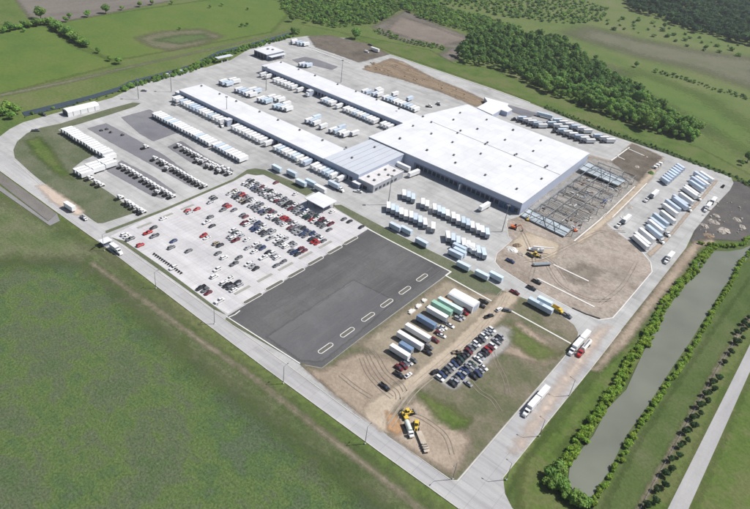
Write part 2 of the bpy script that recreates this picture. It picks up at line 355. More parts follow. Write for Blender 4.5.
# --- fields
patch('field', px([(-30, 262), (85, 259), (112, 280), (190, 352), (300, 437), (405, 520), (200, 700), (-60, 560)]), nz_(), grass_left, 'dark rough field in the lower left corner', 4)
patch('grass_bank', px([(-20, 188), (30, 212), (62, 226), (100, 250), (190, 330), (320, 428), (440, 520), (405, 520), (300, 437), (190, 352), (112, 280), (80, 260), (-20, 260)]), nz_(), ground_mat('bank_grass', [(0.0788, 0.1103, 0.044), (0.1029, 0.1344, 0.055), (0.1365, 0.1491, 0.0825), (0.0966, 0.1344, 0.0484)], big=.012, mid=.06, fine=.8, soft=8, tufts=.35, lanes=(.05, .5, 1)), 'brighter green strip between the dark field and the road', 3)
patch('dirt_track', px([(92, 262), (190, 332), (243, 368), (380, 474), (430, 514), (425, 515), (377.5, 477.5), (241, 370.5), (188.5, 334.5), (91, 263.5)]), nz_(), track_m, 'worn pale track running beside the long road', 2)
patch('pasture', px([(-30, 22), (30, 27), (45, 25), (75, 47), (120, 64), (60, 79), (-20, 100)]), nz_(), grass_far, 'bright pasture behind the hedgerow at the upper left', 5)
patch('pasture', px([(45, 24), (150, 8), (235, -4), (300, 3), (290, 12), (272, 32), (130, 58), (110, 60), (80, 44)]), nz_(), grass_far, 'larger pasture beyond the canal at top left', 5)
patch('ploughed_field', px([(8, -12), (30, 18), (62, 22), (150, 5), (240, -14)]), nz_(), plough, 'brown ploughed field at the top left edge', 5)
patch('pasture_scrub', px([(137, 38), (160, 32), (200, 29), (222, 36), (200, 45), (168, 50), (150, 46)]), nz_(), ground_mat('faded_scrub', [(.10, .12, .055), (.14, .135, .085), (.16, .145, .10)], big=.03, mid=.1, fine=.5, soft=7, tufts=.3), 'brown scrubby patch in the pasture', 4)
patch('scrub_green', px([(155, 40), (180, 35), (205, 34), (210, 38), (180, 44)]), nz_(), MATS['lush_scrub'] if 'lush_scrub' in MATS else ground_mat('lush_scrub', [(.075, .12, .04), (.10, .13, .055)], big=.03, mid=.1, fine=.5, soft=6, tufts=.3), 'olive regrowth inside the brown pasture patch', 3)
patch('canal_bank', px([(-20, 98), (60, 82), (100, 73), (130, 66), (190, 53), (245, 41), (300, 28), (300, 29), (245, 42.4), (190, 54.6), (130, 68), (100, 75.4), (60, 85), (-20, 101)]), nz_(), ground_mat('bank_path', [(.13, .14, .08), (.17, .165, .115)], big=.03, mid=.1, fine=.5, soft=2.5, tufts=.2), 'paler mown bank above the canal', 4)
for i, (pp, mt_) in enumerate([
    ([(373, 27), (405, 11), (440, 26), (477, 40), (480, 44), (452, 61), (440, 64), (434, 58), (451, 48), (413, 44), (384, 35)], ground_mat('clearing_earth', [(.11, .10, .085), (.15, .135, .115), (.19, .165, .14)], big=.02, mid=.06, fine=.4, soft=6, tufts=.25)),
    ([(400, 16), (425, 24), (470, 40), (440, 46), (410, 38), (385, 30)], ground_mat('clearing_middle', [(.14, .12, .10), (.18, .155, .13), (.22, .19, .16)], big=.02, mid=.06, fine=.4, soft=7, tufts=.25))]):
    patch('dirt_clearing', px(pp), nz_(), mt_, ['bare grey clearing beside the scrub wood', 'browner middle of the bare clearing'][i], 4)
patch('meadow_brown', px([(590, 28), (640, 40), (700, 52), (765, 60), (765, 92), (700, 70), (640, 56), (600, 44), (570, 34)]), nz_(), ground_mat('tired_grass', [(0.0966, 0.115, 0.055), (0.115, 0.1214, 0.072), (0.138, 0.1334, 0.092), (0.1058, 0.1196, 0.06)], big=.012, mid=.05, fine=.5, soft=26, tufts=.22), 'brownish dry band across the far meadow', 8)
patch('meadow_brown', px([(590, 62), (640, 78), (700, 110), (760, 140), (700, 128), (640, 100), (590, 78)]), nz_(), MATS['tired_grass'], 'dry grass tongue behind the dark tree belt', 6)
patch('meadow_green', px([(610, 78), (700, 125), (765, 165), (765, 135), (700, 95), (640, 72)]), nz_(), ground_mat('lush_grass', [(.07, .12, .028), (.09, .14, .032), (.11, .15, .045)], big=.01, mid=.04, fine=.4, soft=22, tufts=.2), 'greener swathe in the right hand meadow', 6)
patch('canal_verge', px([(300, 24), (370, 38), (430, 50), (455, 64), (490, 68), (545, 92), (640, 128), (700, 148), (770, 185), (770, 200), (735, 182), (664, 151), (600, 129), (500, 90), (392, 53), (340, 32)]), nz_(), grass_bright, 'mown verge behind the perimeter road', 4)
patch('pond_surround', px([(512, 520), (505, 495), (560, 407), (590, 370), (620, 332), (686, 250), (700, 240), (760, 236), (760, 320), (720, 380), (660, 520)]), nz_(), grass_olive, 'rough grass around the pond', 3)
patch('pond_bank_grass', px([(520, 520), (520, 470), (600, 370), (640, 330), (660, 345), (560, 450), (560, 500), (600, 520)]), nz_(), grass_bright, 'green bank between the road and the pond', 3)
patch('mown_strip', px([(600, 515), (640, 440), (720, 320), (760, 265), (760, 310), (716, 370), (640, 512)]), nz_(), grass_olive, 'mown strip between pond and tree row', 3)
patch('mown_strip', px([(634, 520), (716, 368), (762, 296), (762, 330), (735, 370), (664, 520)]), nz_(), grass_bright, 'grass under the row of small round trees', 3)
patch('field', px([(690, 515), (750, 376), (790, 320), (800, 560), (690, 560)]), nz_(), grass_bright, 'bright green field right of the country road', 3)
patch('mud_ground', px([(733, 181), (752, 182), (760, 236), (737, 241), (705, 239), (690, 244), (696, 226)]), nz_(), ground_mat('mud', [(0.0715, 0.0672, 0.066), (0.099, 0.0924, 0.09), (0.1265, 0.1148, 0.108)], big=.02, mid=.08, fine=.6, soft=1.5, tufts=.2, bump=.7), 'grey churned mud by the top right road bend', 2)
patch('mud_track', px([(686, 250), (694, 242), (712, 239), (716, 243), (700, 247), (690, 262), (650, 312), (625, 345), (598, 370), (592, 370), (622, 332)]), nz_(), dirt_brown, 'dirt shoulder between the right road and the pond hedge', 2)

# --- pavement
yard_px = [(459.7, 509), (560, 583), (640, 640), (672, 628), (590, 572), (535, 531), (512, 509), (505, 495), (502, 479), (560, 407), (590, 370), (620.7, 330.7), (686, 248), (694, 231), (712, 209), (730, 190), (733.5, 183), (731, 177.5), (719, 173), (664.7, 153.3), (600, 131.7), (545, 109), (501, 92), (450, 75), (392, 55),
           (360, 44), (345, 38), (308, 36), (290, 38), (254, 46), (231, 60), (205.5, 67.7), (190, 67.7), (160, 76), (135, 87), (112, 98), (58.7, 112.4), (23, 122.5), (10, 129), (-6, 141), (-10, 165), (0, 171), (57, 212), (100, 242.6), (130, 266), (180, 304), (268, 370), (380, 452)]
sheet('yard_pavement', px(yard_px), nz_(), concrete, 'pale concrete yard and perimeter road of the freight terminal')
def road(name, pts, label, mt_=None): return sheet(name, px(pts), nz_(), mt_ or road_c, label)
road('road', [(0, 152), (0, 170.5), (57, 211.5), (100, 242), (180, 303.5), (268, 369.5), (380, 451.5), (459.7, 508.5), (470, 515.5), (560, 582), (640, 639), (672, 627), (590, 571), (535, 530), (512, 508), (505, 494), (503, 478), (560, 406), (590, 369), (606, 349), (583, 338), (577, 341), (552.6, 370), (457, 480.7), (452, 480.7), (360, 419.2), (290, 366), (180, 287), (124, 247), (103, 232), (78, 214), (40, 184), (12, 160)], 'long concrete road along the lower edge of the site')
sheet('country_road', [(10.2, 20), (16.8, 20), (18.7, 211), (18.9, 316), (24, 900), (18.5, 900), (13.6, 316), (12.3, 206)], nz_(), ground_mat('old_road', [(.30, .295, .30), (.36, .355, .355), (.41, .40, .39)], big=.03, mid=.1, fine=.8, tufts=.08, bump=0, stretch=(1.6, .2, 1), stain=.12), 'grey country road in the lower right corner')
sheet('old_road', px([(-10, 166), (0, 172.5), (57, 214), (48, 221), (0, 184), (-10, 178)]), nz_(), ground_mat('old_verge', [(.12, .11, .09), (.17, .16, .15), (.21, .2, .19)], big=.03, mid=.1, fine=.8, tufts=.12, bump=0, stretch=(.3, 1, 1)), 'disused dark strip beside the road at far left')
sheet('old_road', px([(-10, 180), (0, 186), (48, 221.5), (57, 214), (60, 221), (50, 226), (0, 191), (-10, 185)]), nz_(), ground_mat('old_lane', [(.20, .195, .20), (.25, .245, .25)], big=.03, mid=.1, fine=.8, tufts=.1, bump=0), 'grey disused lane below the dark strip')
# lighter kerb lines of the long road
k = MB()
for pts in ([(0, 171), (57, 212.3), (100, 242.8), (180, 304.2), (268, 370.3), (380, 452.3), (459, 509)], [(97, 223.4), (78, 214.2), (40, 184.5), (14, 161)], [(118, 243), (180, 287.5), (290, 367), (360, 419)], [(386, 434), (452, 481.3), (457.4, 481.3), (552.9, 370.6), (576, 343)], [(502, 479), (560, 407), (590, 370), (620.7, 330.7)]):
    k.ribbon(px(pts), .32, 0, .10 + Z[0])
struct(k.build('kerb', mat('old_kerb', (.52, .50, .46), .9, 0, .2, .15)), 'pale kerb along the long road')
# car park
sheet('car_park', px([(110, 236.5), (160, 212), (234, 181.5), (248, 174), (254, 175.5), (264, 175.2), (306, 196.5), (333, 208), (369, 228.5), (228, 314), (212, 305), (160, 266), (124, 242)]), nz_(), lot_c, 'light concrete staff car park')
cp_z = Z[0]
# stall lines in the car park
st = MB()
for (y0, y1, x0, x1) in [(254.8, 265.2, -294, -218), (238.4, 248.2, -292, -208), (222, 231.4, -292, -208), (205.8, 215, -290, -208), (190, 199, -290, -208), (174, 183, -288, -208), (161, 167.5, -290, -208)]:
    x = x0
    while x <= x1:
        st.box(x - .055, x + .055, y0, y1, cp_z + .002, cp_z + .006); x += 2.7
struct(st.build('parking_marking', M('line')), 'white stall lines painted across the car park')
# asphalt bays of the truck yard
for pp, lb in [([(121, 117.5), (150, 109.4), (160, 118), (178, 132.4), (153.4, 141.5), (140, 134)], 'dark asphalt bay behind the first trailer stack'),
               ([(87.4, 128.7), (106, 123.4), (128, 135), (165, 156), (197, 180), (193, 188), (150, 164), (110, 142)], 'long dark asphalt bay through the truck yard'),
               ([(167.4, 147), (181, 141), (207, 158), (234, 171), (224, 176), (190, 162)], 'asphalt bay under the tractor row nearest the terminals'),
               ([(106.7, 171), (121.4, 160.7), (153.4, 177), (176, 193), (163, 199), (150, 195)], 'asphalt bay under the lower tractor row')]:
    patch('asphalt_bay', px(pp), nz_(), asphalt, lb, 1.5)
# new asphalt lot
lot = px([(226.5, 317), (368, 229.5), (388, 240.3), (450.7, 272.4), (446.7, 274.7), (360, 338.7), (322, 368), (300, 364)])
sheet('asphalt_lot', lot, nz_(), asph_dark, 'new dark asphalt lot below the car park')
patch('worn_asphalt', px([(266.5, 337), (353.7, 280), (371, 289), (395, 301), (358, 334), (322, 362), (301, 361)]), nz_(), asph_light, 'lighter worn part of the dark asphalt lot', 1.5)
k = MB()
for pts, wd in (([(226.5, 317), (300, 364)], .6), ([(368, 229.3), (388, 240), (450.7, 272.2), (445.6, 276), (491.4, 301.4)], .9), ([(511.3, 311.3), (540, 327), (570.8, 344)], .9), ([(240, 311), (235, 315), (228, 318)], .5)):
    k.ribbon(px(pts), wd, 0, .15 + Z[0])
struct(k.build('kerb', M('kerb')), 'white kerb edging the asphalt lot and the service verge')
lot_z = Z[0] + .004
sm_ = MB()
for x in (-186, -180.5, -175, -169.5, -164, -158.5, -153, -147.5, -142):
    sm_.ribbon([(x, 168 + rnd.uniform(0, 3)), (x + rnd.uniform(-.2, .2), 274 + rnd.uniform(-2, 0))], .28, lot_z, lot_z + .003)
struct(sm_.build('paving_seam', mat('seam_grey', (.125, .125, .122), .9, 0, .5, .12)), 'faint lengthwise paving seams of the dark asphalt lot')
def median(cx, cy, L, lb, W=2.4):
    x, y = at(cx, cy); o = thing('median_island', lb, 'traffic island', (x, y, Z[0]), 0, 'kerbed islands of the asphalt lot')
    pts = []
    for s, e in ((1, 0), (-1, math.pi)):
        for q in range(7):
            t = e + math.pi * q / 6; pts.append((math.cos(t) * W / 2, s * (L / 2 - W / 2) + math.sin(t) * W / 2))
    MB().ribbon(pts, .34, 0, .15, True).build('kerb_ring', M('kerb'), o); MB().prism([(a * .82, b * .96) for a, b in pts], 0, .1).build('island_fill', M('mulch'), o)
for i, (a, b) in enumerate([(252.8, 298.7), (274.5, 285.5), (296.2, 273.2), (315.4, 261.2), (334.5, 250.2), (350.5, 240.8)]):
    median(a, b, 12.5, '%s kerbed island from the road along the car park side of the dark lot' % ordw(i + 1))
for i, (a, b) in enumerate([(325.6, 348.6), (347.3, 332.7), (368, 317.3), (386.7, 303.5), (404.8, 290.7), (421.9, 278)]):
    median(a, b, 9.5, '%s kerbed island from the road along the brown dirt side of the dark lot' % ordw(i + 1))
# islands and verges cut into the pavement
def verge(pts, lb): return sheet('grass_verge', px(pts), nz_() + .02, grass_crisp, lb)
verge([(140.8, 103.4), (132.8, 102.7), (110, 108.7), (76.7, 118.7), (60, 124), (40, 128), (27, 133.5), (17, 142), (13.5, 150), (15, 158), (33, 174.5), (60, 195.5), (84, 214), (97, 223.4), (103, 223.4), (120, 218), (138, 212), (134.8, 211.4), (113.4, 195.4), (97.4, 184.7), (82.7, 176), (72.7, 168.7), (84, 160), (100, 153), (80, 140), (58, 130), (75, 125.5), (103, 117), (135.4, 106.7)], 'green crescent island inside the road bend')
patch('bright_turf', px([(27, 141), (38, 137), (52, 150), (60, 165), (72, 180), (60, 176), (34, 154)]), nz_() + .03, grass_bright, 'brighter turf on the crescent island', 2)
verge([(105.5, 231.2), (164, 209), (233.4, 179.2), (247, 170), (255, 168.5), (264.7, 170), (315.4, 191.4), (306, 196), (263.4, 174.7), (256.7, 175.6), (247, 174), (233.6, 181.2), (164, 211.5), (106.5, 233.6)], 'grass divider between truck yard and car park')
verge([(333, 205.5), (341, 205), (389, 230.4), (430, 250.7), (470, 270), (502, 290), (491.4, 301), (445.6, 275.6), (450.4, 272), (430, 261.4), (388, 239.6), (369, 228.5), (337, 209)], 'long grass verge below the terminal yard')
verge([(112, 238), (124, 241), (160, 265.6), (212, 304.5), (226, 315), (214, 309.5), (180, 284.5), (125, 245.5)], 'grass strip between long road and car park')
verge([(226.5, 318), (300, 364.6), (318, 372), (290, 358), (225, 320.5)], 'thin grass strip below the asphalt lot')
block = [(502, 290.5), (541, 305), (563, 317), (574, 325.5), (578, 333), (576.5, 342.5), (552.4, 370), (457, 480.2), (452.5, 480.2), (388, 436), (383, 431), (362, 416), (322, 384), (300, 364.8), (322, 368.6), (360, 339.4), (447, 275.4), (491.4, 301.6)]
sheet('rough_ground', px(block), nz_() + .02, ground_mat('rough_ground', [(0.0933, 0.1064, 0.0543), (0.1259, 0.1257, 0.0741), (0.1679, 0.15, 0.1087), (0.2145, 0.1838, 0.1433)], big=.02, mid=.08, fine=.7, tufts=.26, contrast=.13), 'rough grassy block between dark lot and street')
bz = Z[0] + .02
def over(name, pts, mt_, lb, cell=1.5):
    global bz
    bz += .006; return patch(name, px(pts), bz, mt_, lb, cell)
over('bare_dirt', [(303, 366), (322, 372), (350, 356), (385, 352), (420, 372), (395, 385), (378, 404), (362, 416), (335, 395)], dirt_brown, 'brown bare dirt left of the dirt drive')
over('bare_dirt', [(402, 408), (425, 398), (452, 418), (470, 440), (455, 475), (430, 462), (390, 434)], dirt_brown, 'brown bare dirt around the yellow machines')
over('bare_dirt', [(360, 345), (395, 318), (447, 280), (470, 292), (500, 296), (470, 330), (430, 372), (400, 362), (380, 358)], ground_mat('pale_grit', [(0.2052, 0.1751, 0.1283), (0.27, 0.2318, 0.1757), (0.3348, 0.2833, 0.2185)], big=.02, mid=.09, fine=.7, soft=2.5, tufts=.2, bump=.4), 'gritty ground under the parked impound trailers')
over('bare_dirt', [(498, 330), (520, 322), (560, 352), (545, 366), (500, 352)], dirt_brown, 'thin brown bare patch by the short white fence line')
over('dirt_drive', [(499, 296), (507, 290), (520, 297), (500, 320), (470, 349), (432.7, 377), (400.7, 401), (390, 415), (388, 434), (380, 430), (366, 419), (362, 410), (370, 402.4), (414, 374), (444.8, 349), (474, 322)], dirt_tan, 'pale dirt drive crossing the block')
over('gravel_pad', [(432, 376), (500, 326), (520, 332), (507, 348), (470, 378), (455, 391), (442, 384)], ground_mat('grit_pad', [(.26, .25, .235), (.32, .31, .29), (.37, .355, .33)], big=.02, mid=.1, fine=.8, soft=1.2, tufts=.16, bump=.3), 'grey gravel pad under the rows of dark cars')
over('lush_grass_patch', [(419, 391), (426, 395), (448, 406), (471, 421), (457, 431), (434, 418), (424, 405)], grass_bright, 'bright green patch beside the yellow machines')
over('lush_grass_patch', [(512, 325), (530, 338), (560, 354), (540, 362), (512, 344)], grass_bright, 'green patch below the short kerb line')
over('orange_clay', [(386, 412), (398, 418), (403, 430), (398, 436), (388, 430)], ground_mat('orange_clay', [(.36, .22, .12), (.43, .27, .16)], big=.03, mid=.12, fine=.8, soft=1.2, tufts=.18), 'orange clay at the mouth of the dirt drive', 1)
# wheel ruts
def ruts(lines, z, lb, w=.4, gap=1.9, col=(.215, .18, .15)):
    k = MB()
    for ln in lines:
        P = px(ln); Q = []
        for i in range(len(P) - 1):           # smooth the track
            for q in range(6):
                t = q / 6; p0, p1, p2, p3 = P[max(i - 1, 0)], P[i], P[i + 1], P[min(i + 2, len(P) - 1)]
                Q.append(tuple(.5 * (2 * p1[a] + (p2[a] - p0[a]) * t + (2 * p0[a] - 5 * p1[a] + 4 * p2[a] - p3[a]) * t * t + (3 * p1[a] - p0[a] - 3 * p2[a] + p3[a]) * t ** 3) for a in (0, 1)))
        Q.append(P[-1])
        for s in (-1, 1):
            O = []
            for i in range(len(Q)):
                a, b_ = Q[max(i - 1, 0)], Q[min(i + 1, len(Q) - 1)]; d = Vector((b_[0] - a[0], b_[1] - a[1])).normalized(); O.append((Q[i][0] - d.y * s * gap / 2, Q[i][1] + d.x * s * gap / 2))
            k.ribbon(O, w, z, z + .012)
    struct(k.build('wheel_ruts', mat('rut_' + str(int(col[0] * 1000)), col, .98, 0, .3, .25)), lb)
ruts([[(371, 349), (378, 358), (386, 372), (400, 384), (405, 392)], [(366, 352), (372, 365), (382, 380), (396, 392), (398, 400)], [(361, 358), (368, 374), (380, 388), (392, 398)], [(340, 375), (356, 388), (372, 398)]], bz + .02, 'curved wheel ruts in the brown dirt left of the dirt drive')
ruts([[(492, 352), (498, 366), (505, 380), (508, 395)], [(470, 381), (480, 392), (492, 400), (500, 412)], [(405, 412), (425, 420), (445, 436), (452, 455)]], bz + .02, 'wheel ruts across the rough block')
ruts([[(503, 293), (492, 312), (470, 338), (440, 364), (410, 390), (385, 424)], [(508, 296), (497, 316), (474, 342), (444, 368), (414, 393), (390, 427)]], bz + .02, 'wheel ruts along the dirt drive', col=(.32, .28, .235))
# construction dirt
site = [(521, 216), (507.4, 220.7), (506.8, 226), (508.8, 236.7), (512.8, 240), (496.8, 254), (495.4, 262), (500, 267.7), (525.4, 283.7), (553.4, 298.4), (572.7, 309), (598, 319.5), (612.7, 317.3), (622, 306.7), (651.3, 272), (650, 262.7), (638, 248), (609.3, 227.4), (606, 223.4), (637.4, 191.3), (649.4, 172.7), (664.7, 157), (632, 142.7), (611.4, 160.7), (589, 155)]
sheet('construction_ground', px(site), nz_(), ground_mat('site_ground', [(0.2281, 0.1895, 0.1564), (0.2946, 0.2513, 0.2149), (0.3612, 0.3128, 0.2688), (0.2566, 0.2227, 0.1856)], big=.03, mid=.12, fine=.5, tufts=.28, bump=.6, stain=.3), 'bare construction ground beside the main hall')
bz = Z[0] + .01
over('dark_earth_floor', [(524, 212), (560, 228), (575, 240), (608, 215), (640, 183), (622, 165), (600, 160), (588, 157)], ground_mat('floor_earth', [(.20, .19, .175), (.27, .255, .235), (.36, .34, .315)], big=.03, mid=.12, fine=.45, soft=2, tufts=.35, bump=.8), 'dark churned floor under the steel frame')
over('dark_earth_floor', [(612, 162), (632, 144), (662, 157), (648, 171), (638, 182)], dirt_dark, 'dark fenced soil corner behind the steel frame')
over('reddish_dirt', [(514, 220), (526, 232), (560, 244), (556, 258), (530, 262), (515, 250), (510, 244), (524, 232)], dirt_tan, 'reddish dirt yard beside the hall corner')
over('reddish_dirt', [(575, 242), (612, 210), (648, 174), (660, 163), (664, 160), (652, 178), (618, 214), (606, 224), (582, 244)], dirt_tan, 'pale haul strip between steel frame and trailer lot')
over('dark_earth_floor', [(566, 272), (585, 266), (600, 270), (590, 280), (572, 282)], ground_mat('damp_dirt', [(.20, .175, .145), (.24, .21, .175)], big=.03, mid=.1, fine=.5, soft=5, tufts=.25), 'damp dark patch in the construction ground', 1)
k = MB()
for pts, wd in (([(553.3, 265), (588.4, 281.6)], 1.1), ([(537.4, 279), (594, 307.3)], 1.1), ([(574, 241.4), (600, 220), (606, 214)], .8), ([(627, 148.6), (647.6, 157.6)], 1.0), ([(629.4, 147.6), (611, 161)], 1.0), ([(616.5, 156.3), (624.5, 160)], 1.0), ([(602.7, 218), (634.8, 186.7)], .7), ([(612, 218), (646.8, 183.4)], .7)):
    k.ribbon(px(pts), wd, 0, .45)
struct(k.build('foundation_wall', M('kerb')), 'white concrete foundation strips across the construction ground')
k = MB()
k.ribbon(px([(507.4, 219), (506.6, 226), (508.8, 237), (512.8, 240)]), .4, 0, .2)
k.ribbon(px([(524, 230), (512.8, 240), (496.8, 254), (495, 262), (500, 268.3), (525.4, 284.2), (553.4, 299), (572.7, 309.6), (598, 320.2), (612.7, 318), (622.4, 307), (652, 272), (650.6, 262.5), (638.4, 247.6), (606, 223)]), .5, 0, .2)
struct(k.build('kerb', M('kerb')), 'kerb around the construction ground')
k = MB(); k.ribbon(px([(572, 308.4), (586, 314.6), (600, 319)]), .8, 0, .5); tag(k.build('silt_barrier', M('dark')), 'dark low barrier lying on the kerb of the construction corner', 'barrier')
# upper yard dirt, trench, pads
patch('bare_dirt', px([(308, 36.5), (330, 35.3), (348, 40), (368, 44), (389, 54.5), (359, 62.5), (335, 54), (316, 47.5)]), nz_() + .04, dirt_dark, 'brown bare corner at the top of the yard', 3)
patch('tan_ground', px([(362, 69.5), (391, 58.5), (402, 61.5), (433, 78), (462, 89.5), (488, 101.5), (476, 107), (468, 103.5), (440, 92), (400, 79)]), nz_() + .04, ground_mat('trench_earth', [(0.12, 0.088, 0.06), (0.26, 0.2, 0.14), (0.16, 0.12, 0.085), (0.32, 0.25, 0.18)], big=.04, mid=.16, fine=.6, soft=2.2, tufts=.3, bump=.9, stretch=(.22, 1.5, 1)), 'long tan graded building strip behind the hall', 2)
patch('asphalt_bay', px([(292, 60), (305, 57), (318, 60), (338, 67), (332, 70), (315, 66), (300, 64)]), nz_() + .04, asphalt, 'asphalt island strip near the workshop', 2)
patch('asphalt_bay', px([(508, 105), (540, 114), (528, 118), (512, 112)]), nz_() + .04, asphalt, 'dark asphalt apron by the perimeter road', 2)
patch('tan_ground', px([(37, 186), (46, 185), (84, 211), (80, 216), (68, 212), (50, 200)]), nz_() + .03, ground_mat('spilled_sand', [(.44, .36, .30), (.52, .44, .37)], big=.03, mid=.1, fine=.8, soft=1.6, tufts=.1, bump=.2), 'pinkish sand spread over the road bend', 1.5)
patch('tan_ground', px([(596, 330), (610, 326), (560, 395), (520, 450), (512, 452), (560, 380)]), nz_() + .03, ground_mat('road_dust', [(.46, .38, .32), (.52, .44, .38)], big=.03, mid=.1, fine=.8, soft=3, tufts=.08, bump=0, stretch=(1, .3, 1)), 'pinkish dust on the street to the junction', 1.5)
k = MB()
for pts in ([(312, 50), (350, 63.5)], [(308, 46.5), (348, 59.8)], [(392, 55.4), (501, 92.4), (530, 103)]): k.ribbon(px(pts), 1.1, 0, .18 + Z[0])
struct(k.build('concrete_strip', M('kerb')), 'pale concrete strips at the top of the yard')
# perimeter dark ditch line
patch('ditch', px([(545, 106), (600, 128.5), (664, 150), (719, 170), (745, 181), (760, 190), (760, 194), (735, 178), (664, 153), (600, 131), (545, 109)]), nz_(), ground_mat('ditch_weed', [(.03, .05, .018), (.05, .075, .025)], big=.03, mid=.1, fine=.6, soft=2, tufts=.3), 'weedy ditch line outside the perimeter road', 2)

# --- water
pond = [(710, 251.5), (729, 251.5), (742, 249.6), (756, 243), (756, 248), (747, 258.7), (723, 288), (707, 314.7), (689.5, 343), (673, 366.6), (649.6, 403), (626, 436), (608, 473), (590, 499.5), (575, 497), (568, 479.5), (570, 463), (593, 436), (606.4, 410), (626, 390), (639.6, 360), (648.7, 341.3), (656.7, 322.7), (680.7, 290.7), (692.7, 269.3)]
sheet('pond', px(pond), nz_() + .03, M('water'), 'long grey brown pond')
canal = [(22, 112.5), (58, 103.8), (90, 95.8), (118, 87.4), (128, 82), (190, 65.4), (218, 51.5), (240, 46.4), (290, 32.6), (293, 35), (247, 49), (222, 55), (194, 69), (131, 85.6), (119, 91.2), (90, 100), (62, 108.2), (25, 116.6)]
sheet('canal', px(canal), nz_() + .03, M('canal'), 'narrow dark canal along the top left fence')

patch('median_strip', px([(647, 254), (668, 236), (684, 216), (700, 198), (716, 180), (718, 181), (702, 200), (686, 218), (670, 238), (650, 258)]), nz_() + .04, ground_mat('median_dirt', [(.30, .25, .20), (.38, .32, .26)], big=.03, mid=.1, fine=.8, soft=.7, tufts=.15), 'thin dirt median between the right trailer lot and the road', 1)
patch('dirt_track', px([(637, 512), (658, 472), (688, 418), (715, 370), (748, 317), (750, 318), (717, 372), (690, 420), (660, 474), (640, 512)]), Z[0], track_m, 'pale path along the wire fence', 1)


ruts([[(520, 228), (528, 245), (534, 262), (530, 280)], [(524, 262), (545, 258), (570, 246), (600, 232), (625, 232)], [(545, 262), (560, 285), (590, 300), (612, 300)], [(600, 304), (622, 286), (636, 262)], [(530, 250), (552, 262), (566, 280)]], bz + .03, 'wheel ruts over the construction ground', .45, 2.0, (.235, .20, .17))
#--OBJECTS--
# ================================================================== BUILDINGS
t_roof = {}
def rect(x0, x1, y0, y1): return [(x0, y0), (x1, y0), (x1, y1), (x0, y1)]
GZ = .18
def vents(parent, pts, z, name='roof_vent'):
    for i, (x, y) in enumerate(pts):
        b = MB(); b.box(x - .55, x + .55, y - .55, y + .55, z, z + .7); b.box(x - .8, x + .8, y - .8, y + .8, z + .72, z + 1.15, .25)
        b.build(name, M('metal'), t_roof.get(parent.name, parent))
# -- long terminal in front
t1 = thing('freight_terminal', 'long low white-roofed cross-dock building nearest the car park, trailers docked along its shaded front', 'building')
A0 = at(178.7, 89.7, 7.5); A1 = at(326, 157.4, 7.5); A2 = at(344, 148.7, 7.5)
x0, x1, y0, y1 = A0[0], -274.5, A0[1], A2[1] + .5
def terminal(t, x0, x1, y0, y1, h, roofmat, doors=True, wallmat='wall'):
    wl = MB().box(x0 + .3, x1 - .3, y0 + .3, y1 - .3, 0, h - .5).build('wall', M(wallmat), t)
    t_roof[t.name] = MB().box(x0, x1, y0, y1, h - .5, h).build('roof', roofmat, t)
    n = int((x1 - x0) / 3.8)
    if doors:
        for k in range(n):
            x = x0 + 2.5 + k * 3.8
            MB().box(x, x + 2.6, y0 + .18, y0 + .35, 1.2, 4.0).build('dock_door', M('dock'), wl)
    MB().box(x0 + .1, x1 - .1, y0 + .05, y0 + .298, .0, 1.15).build('dock_bumper_wall', M('wall_base'), t)
terminal(t1, x0, x1, y0, y1, 7.5, M('white_roof'))
T = tl(220, 85); TA = tl(140, 75); TB = tl(300, 120)
vents(t1, [TA(462, 85, 7.5), TA(598, 145, 7.5), TA(722, 200, 7.5), T(123, 125, 7.5), T(298, 203, 7.5), T(436, 265, 7.5), T(598, 340, 7.5), TB(170, 155, 7.5)], 7.5)
ax0 = x0
o = MB(); o.box(x0 - 7, x0 - .05, y0 + 1, y0 + 5, 0, 3.6); an = o.build('annex', M('wall'), t1)
MB().box(x0 - 7.2, x0 - .05, y0 + .8, y0 + 5.2, 3.6, 3.8).build('annex_roof', M('white_roof'), t1)
# -- grey roofed joining block
t2 = thing('loading_hall', 'square pale-grey-roofed hall joining the long front terminal to the big white hall', 'building')
gx0, gx1, gy0, gy1 = -274.3, -241.5, y0 - .8, 369.2
MB().box(gx0, gx1, gy0 + .3, gy1, 0, 8.0).build('wall', M('wall'), t2); MB().box(gx0 - .1, gx1 + .2, gy0, gy1, 8.0, 8.4).build('roof', M('grey_roof'), t2)
vents(t2, [TB(345, 215, 8), TB(560, 210, 8), TB(390, 290, 8)], 8.4)
for k in range(7): MB().box(gx0 + 2 + k * 3.8, gx0 + 4.6 + k * 3.8, gy0 + .18, gy0 + .35, 1.2, 4.0).build('dock_door', M('dock'), t2)
# standing seams of the grey roof
sm = MB()
for k in range(1, 6): sm.box(gx0 + k * 5.5 - .06, gx0 + k * 5.5 + .06, gy0 + .5, gy1 - .5, 8.4, 8.5)
sm.build('roof_seam', M('metal'), t2)
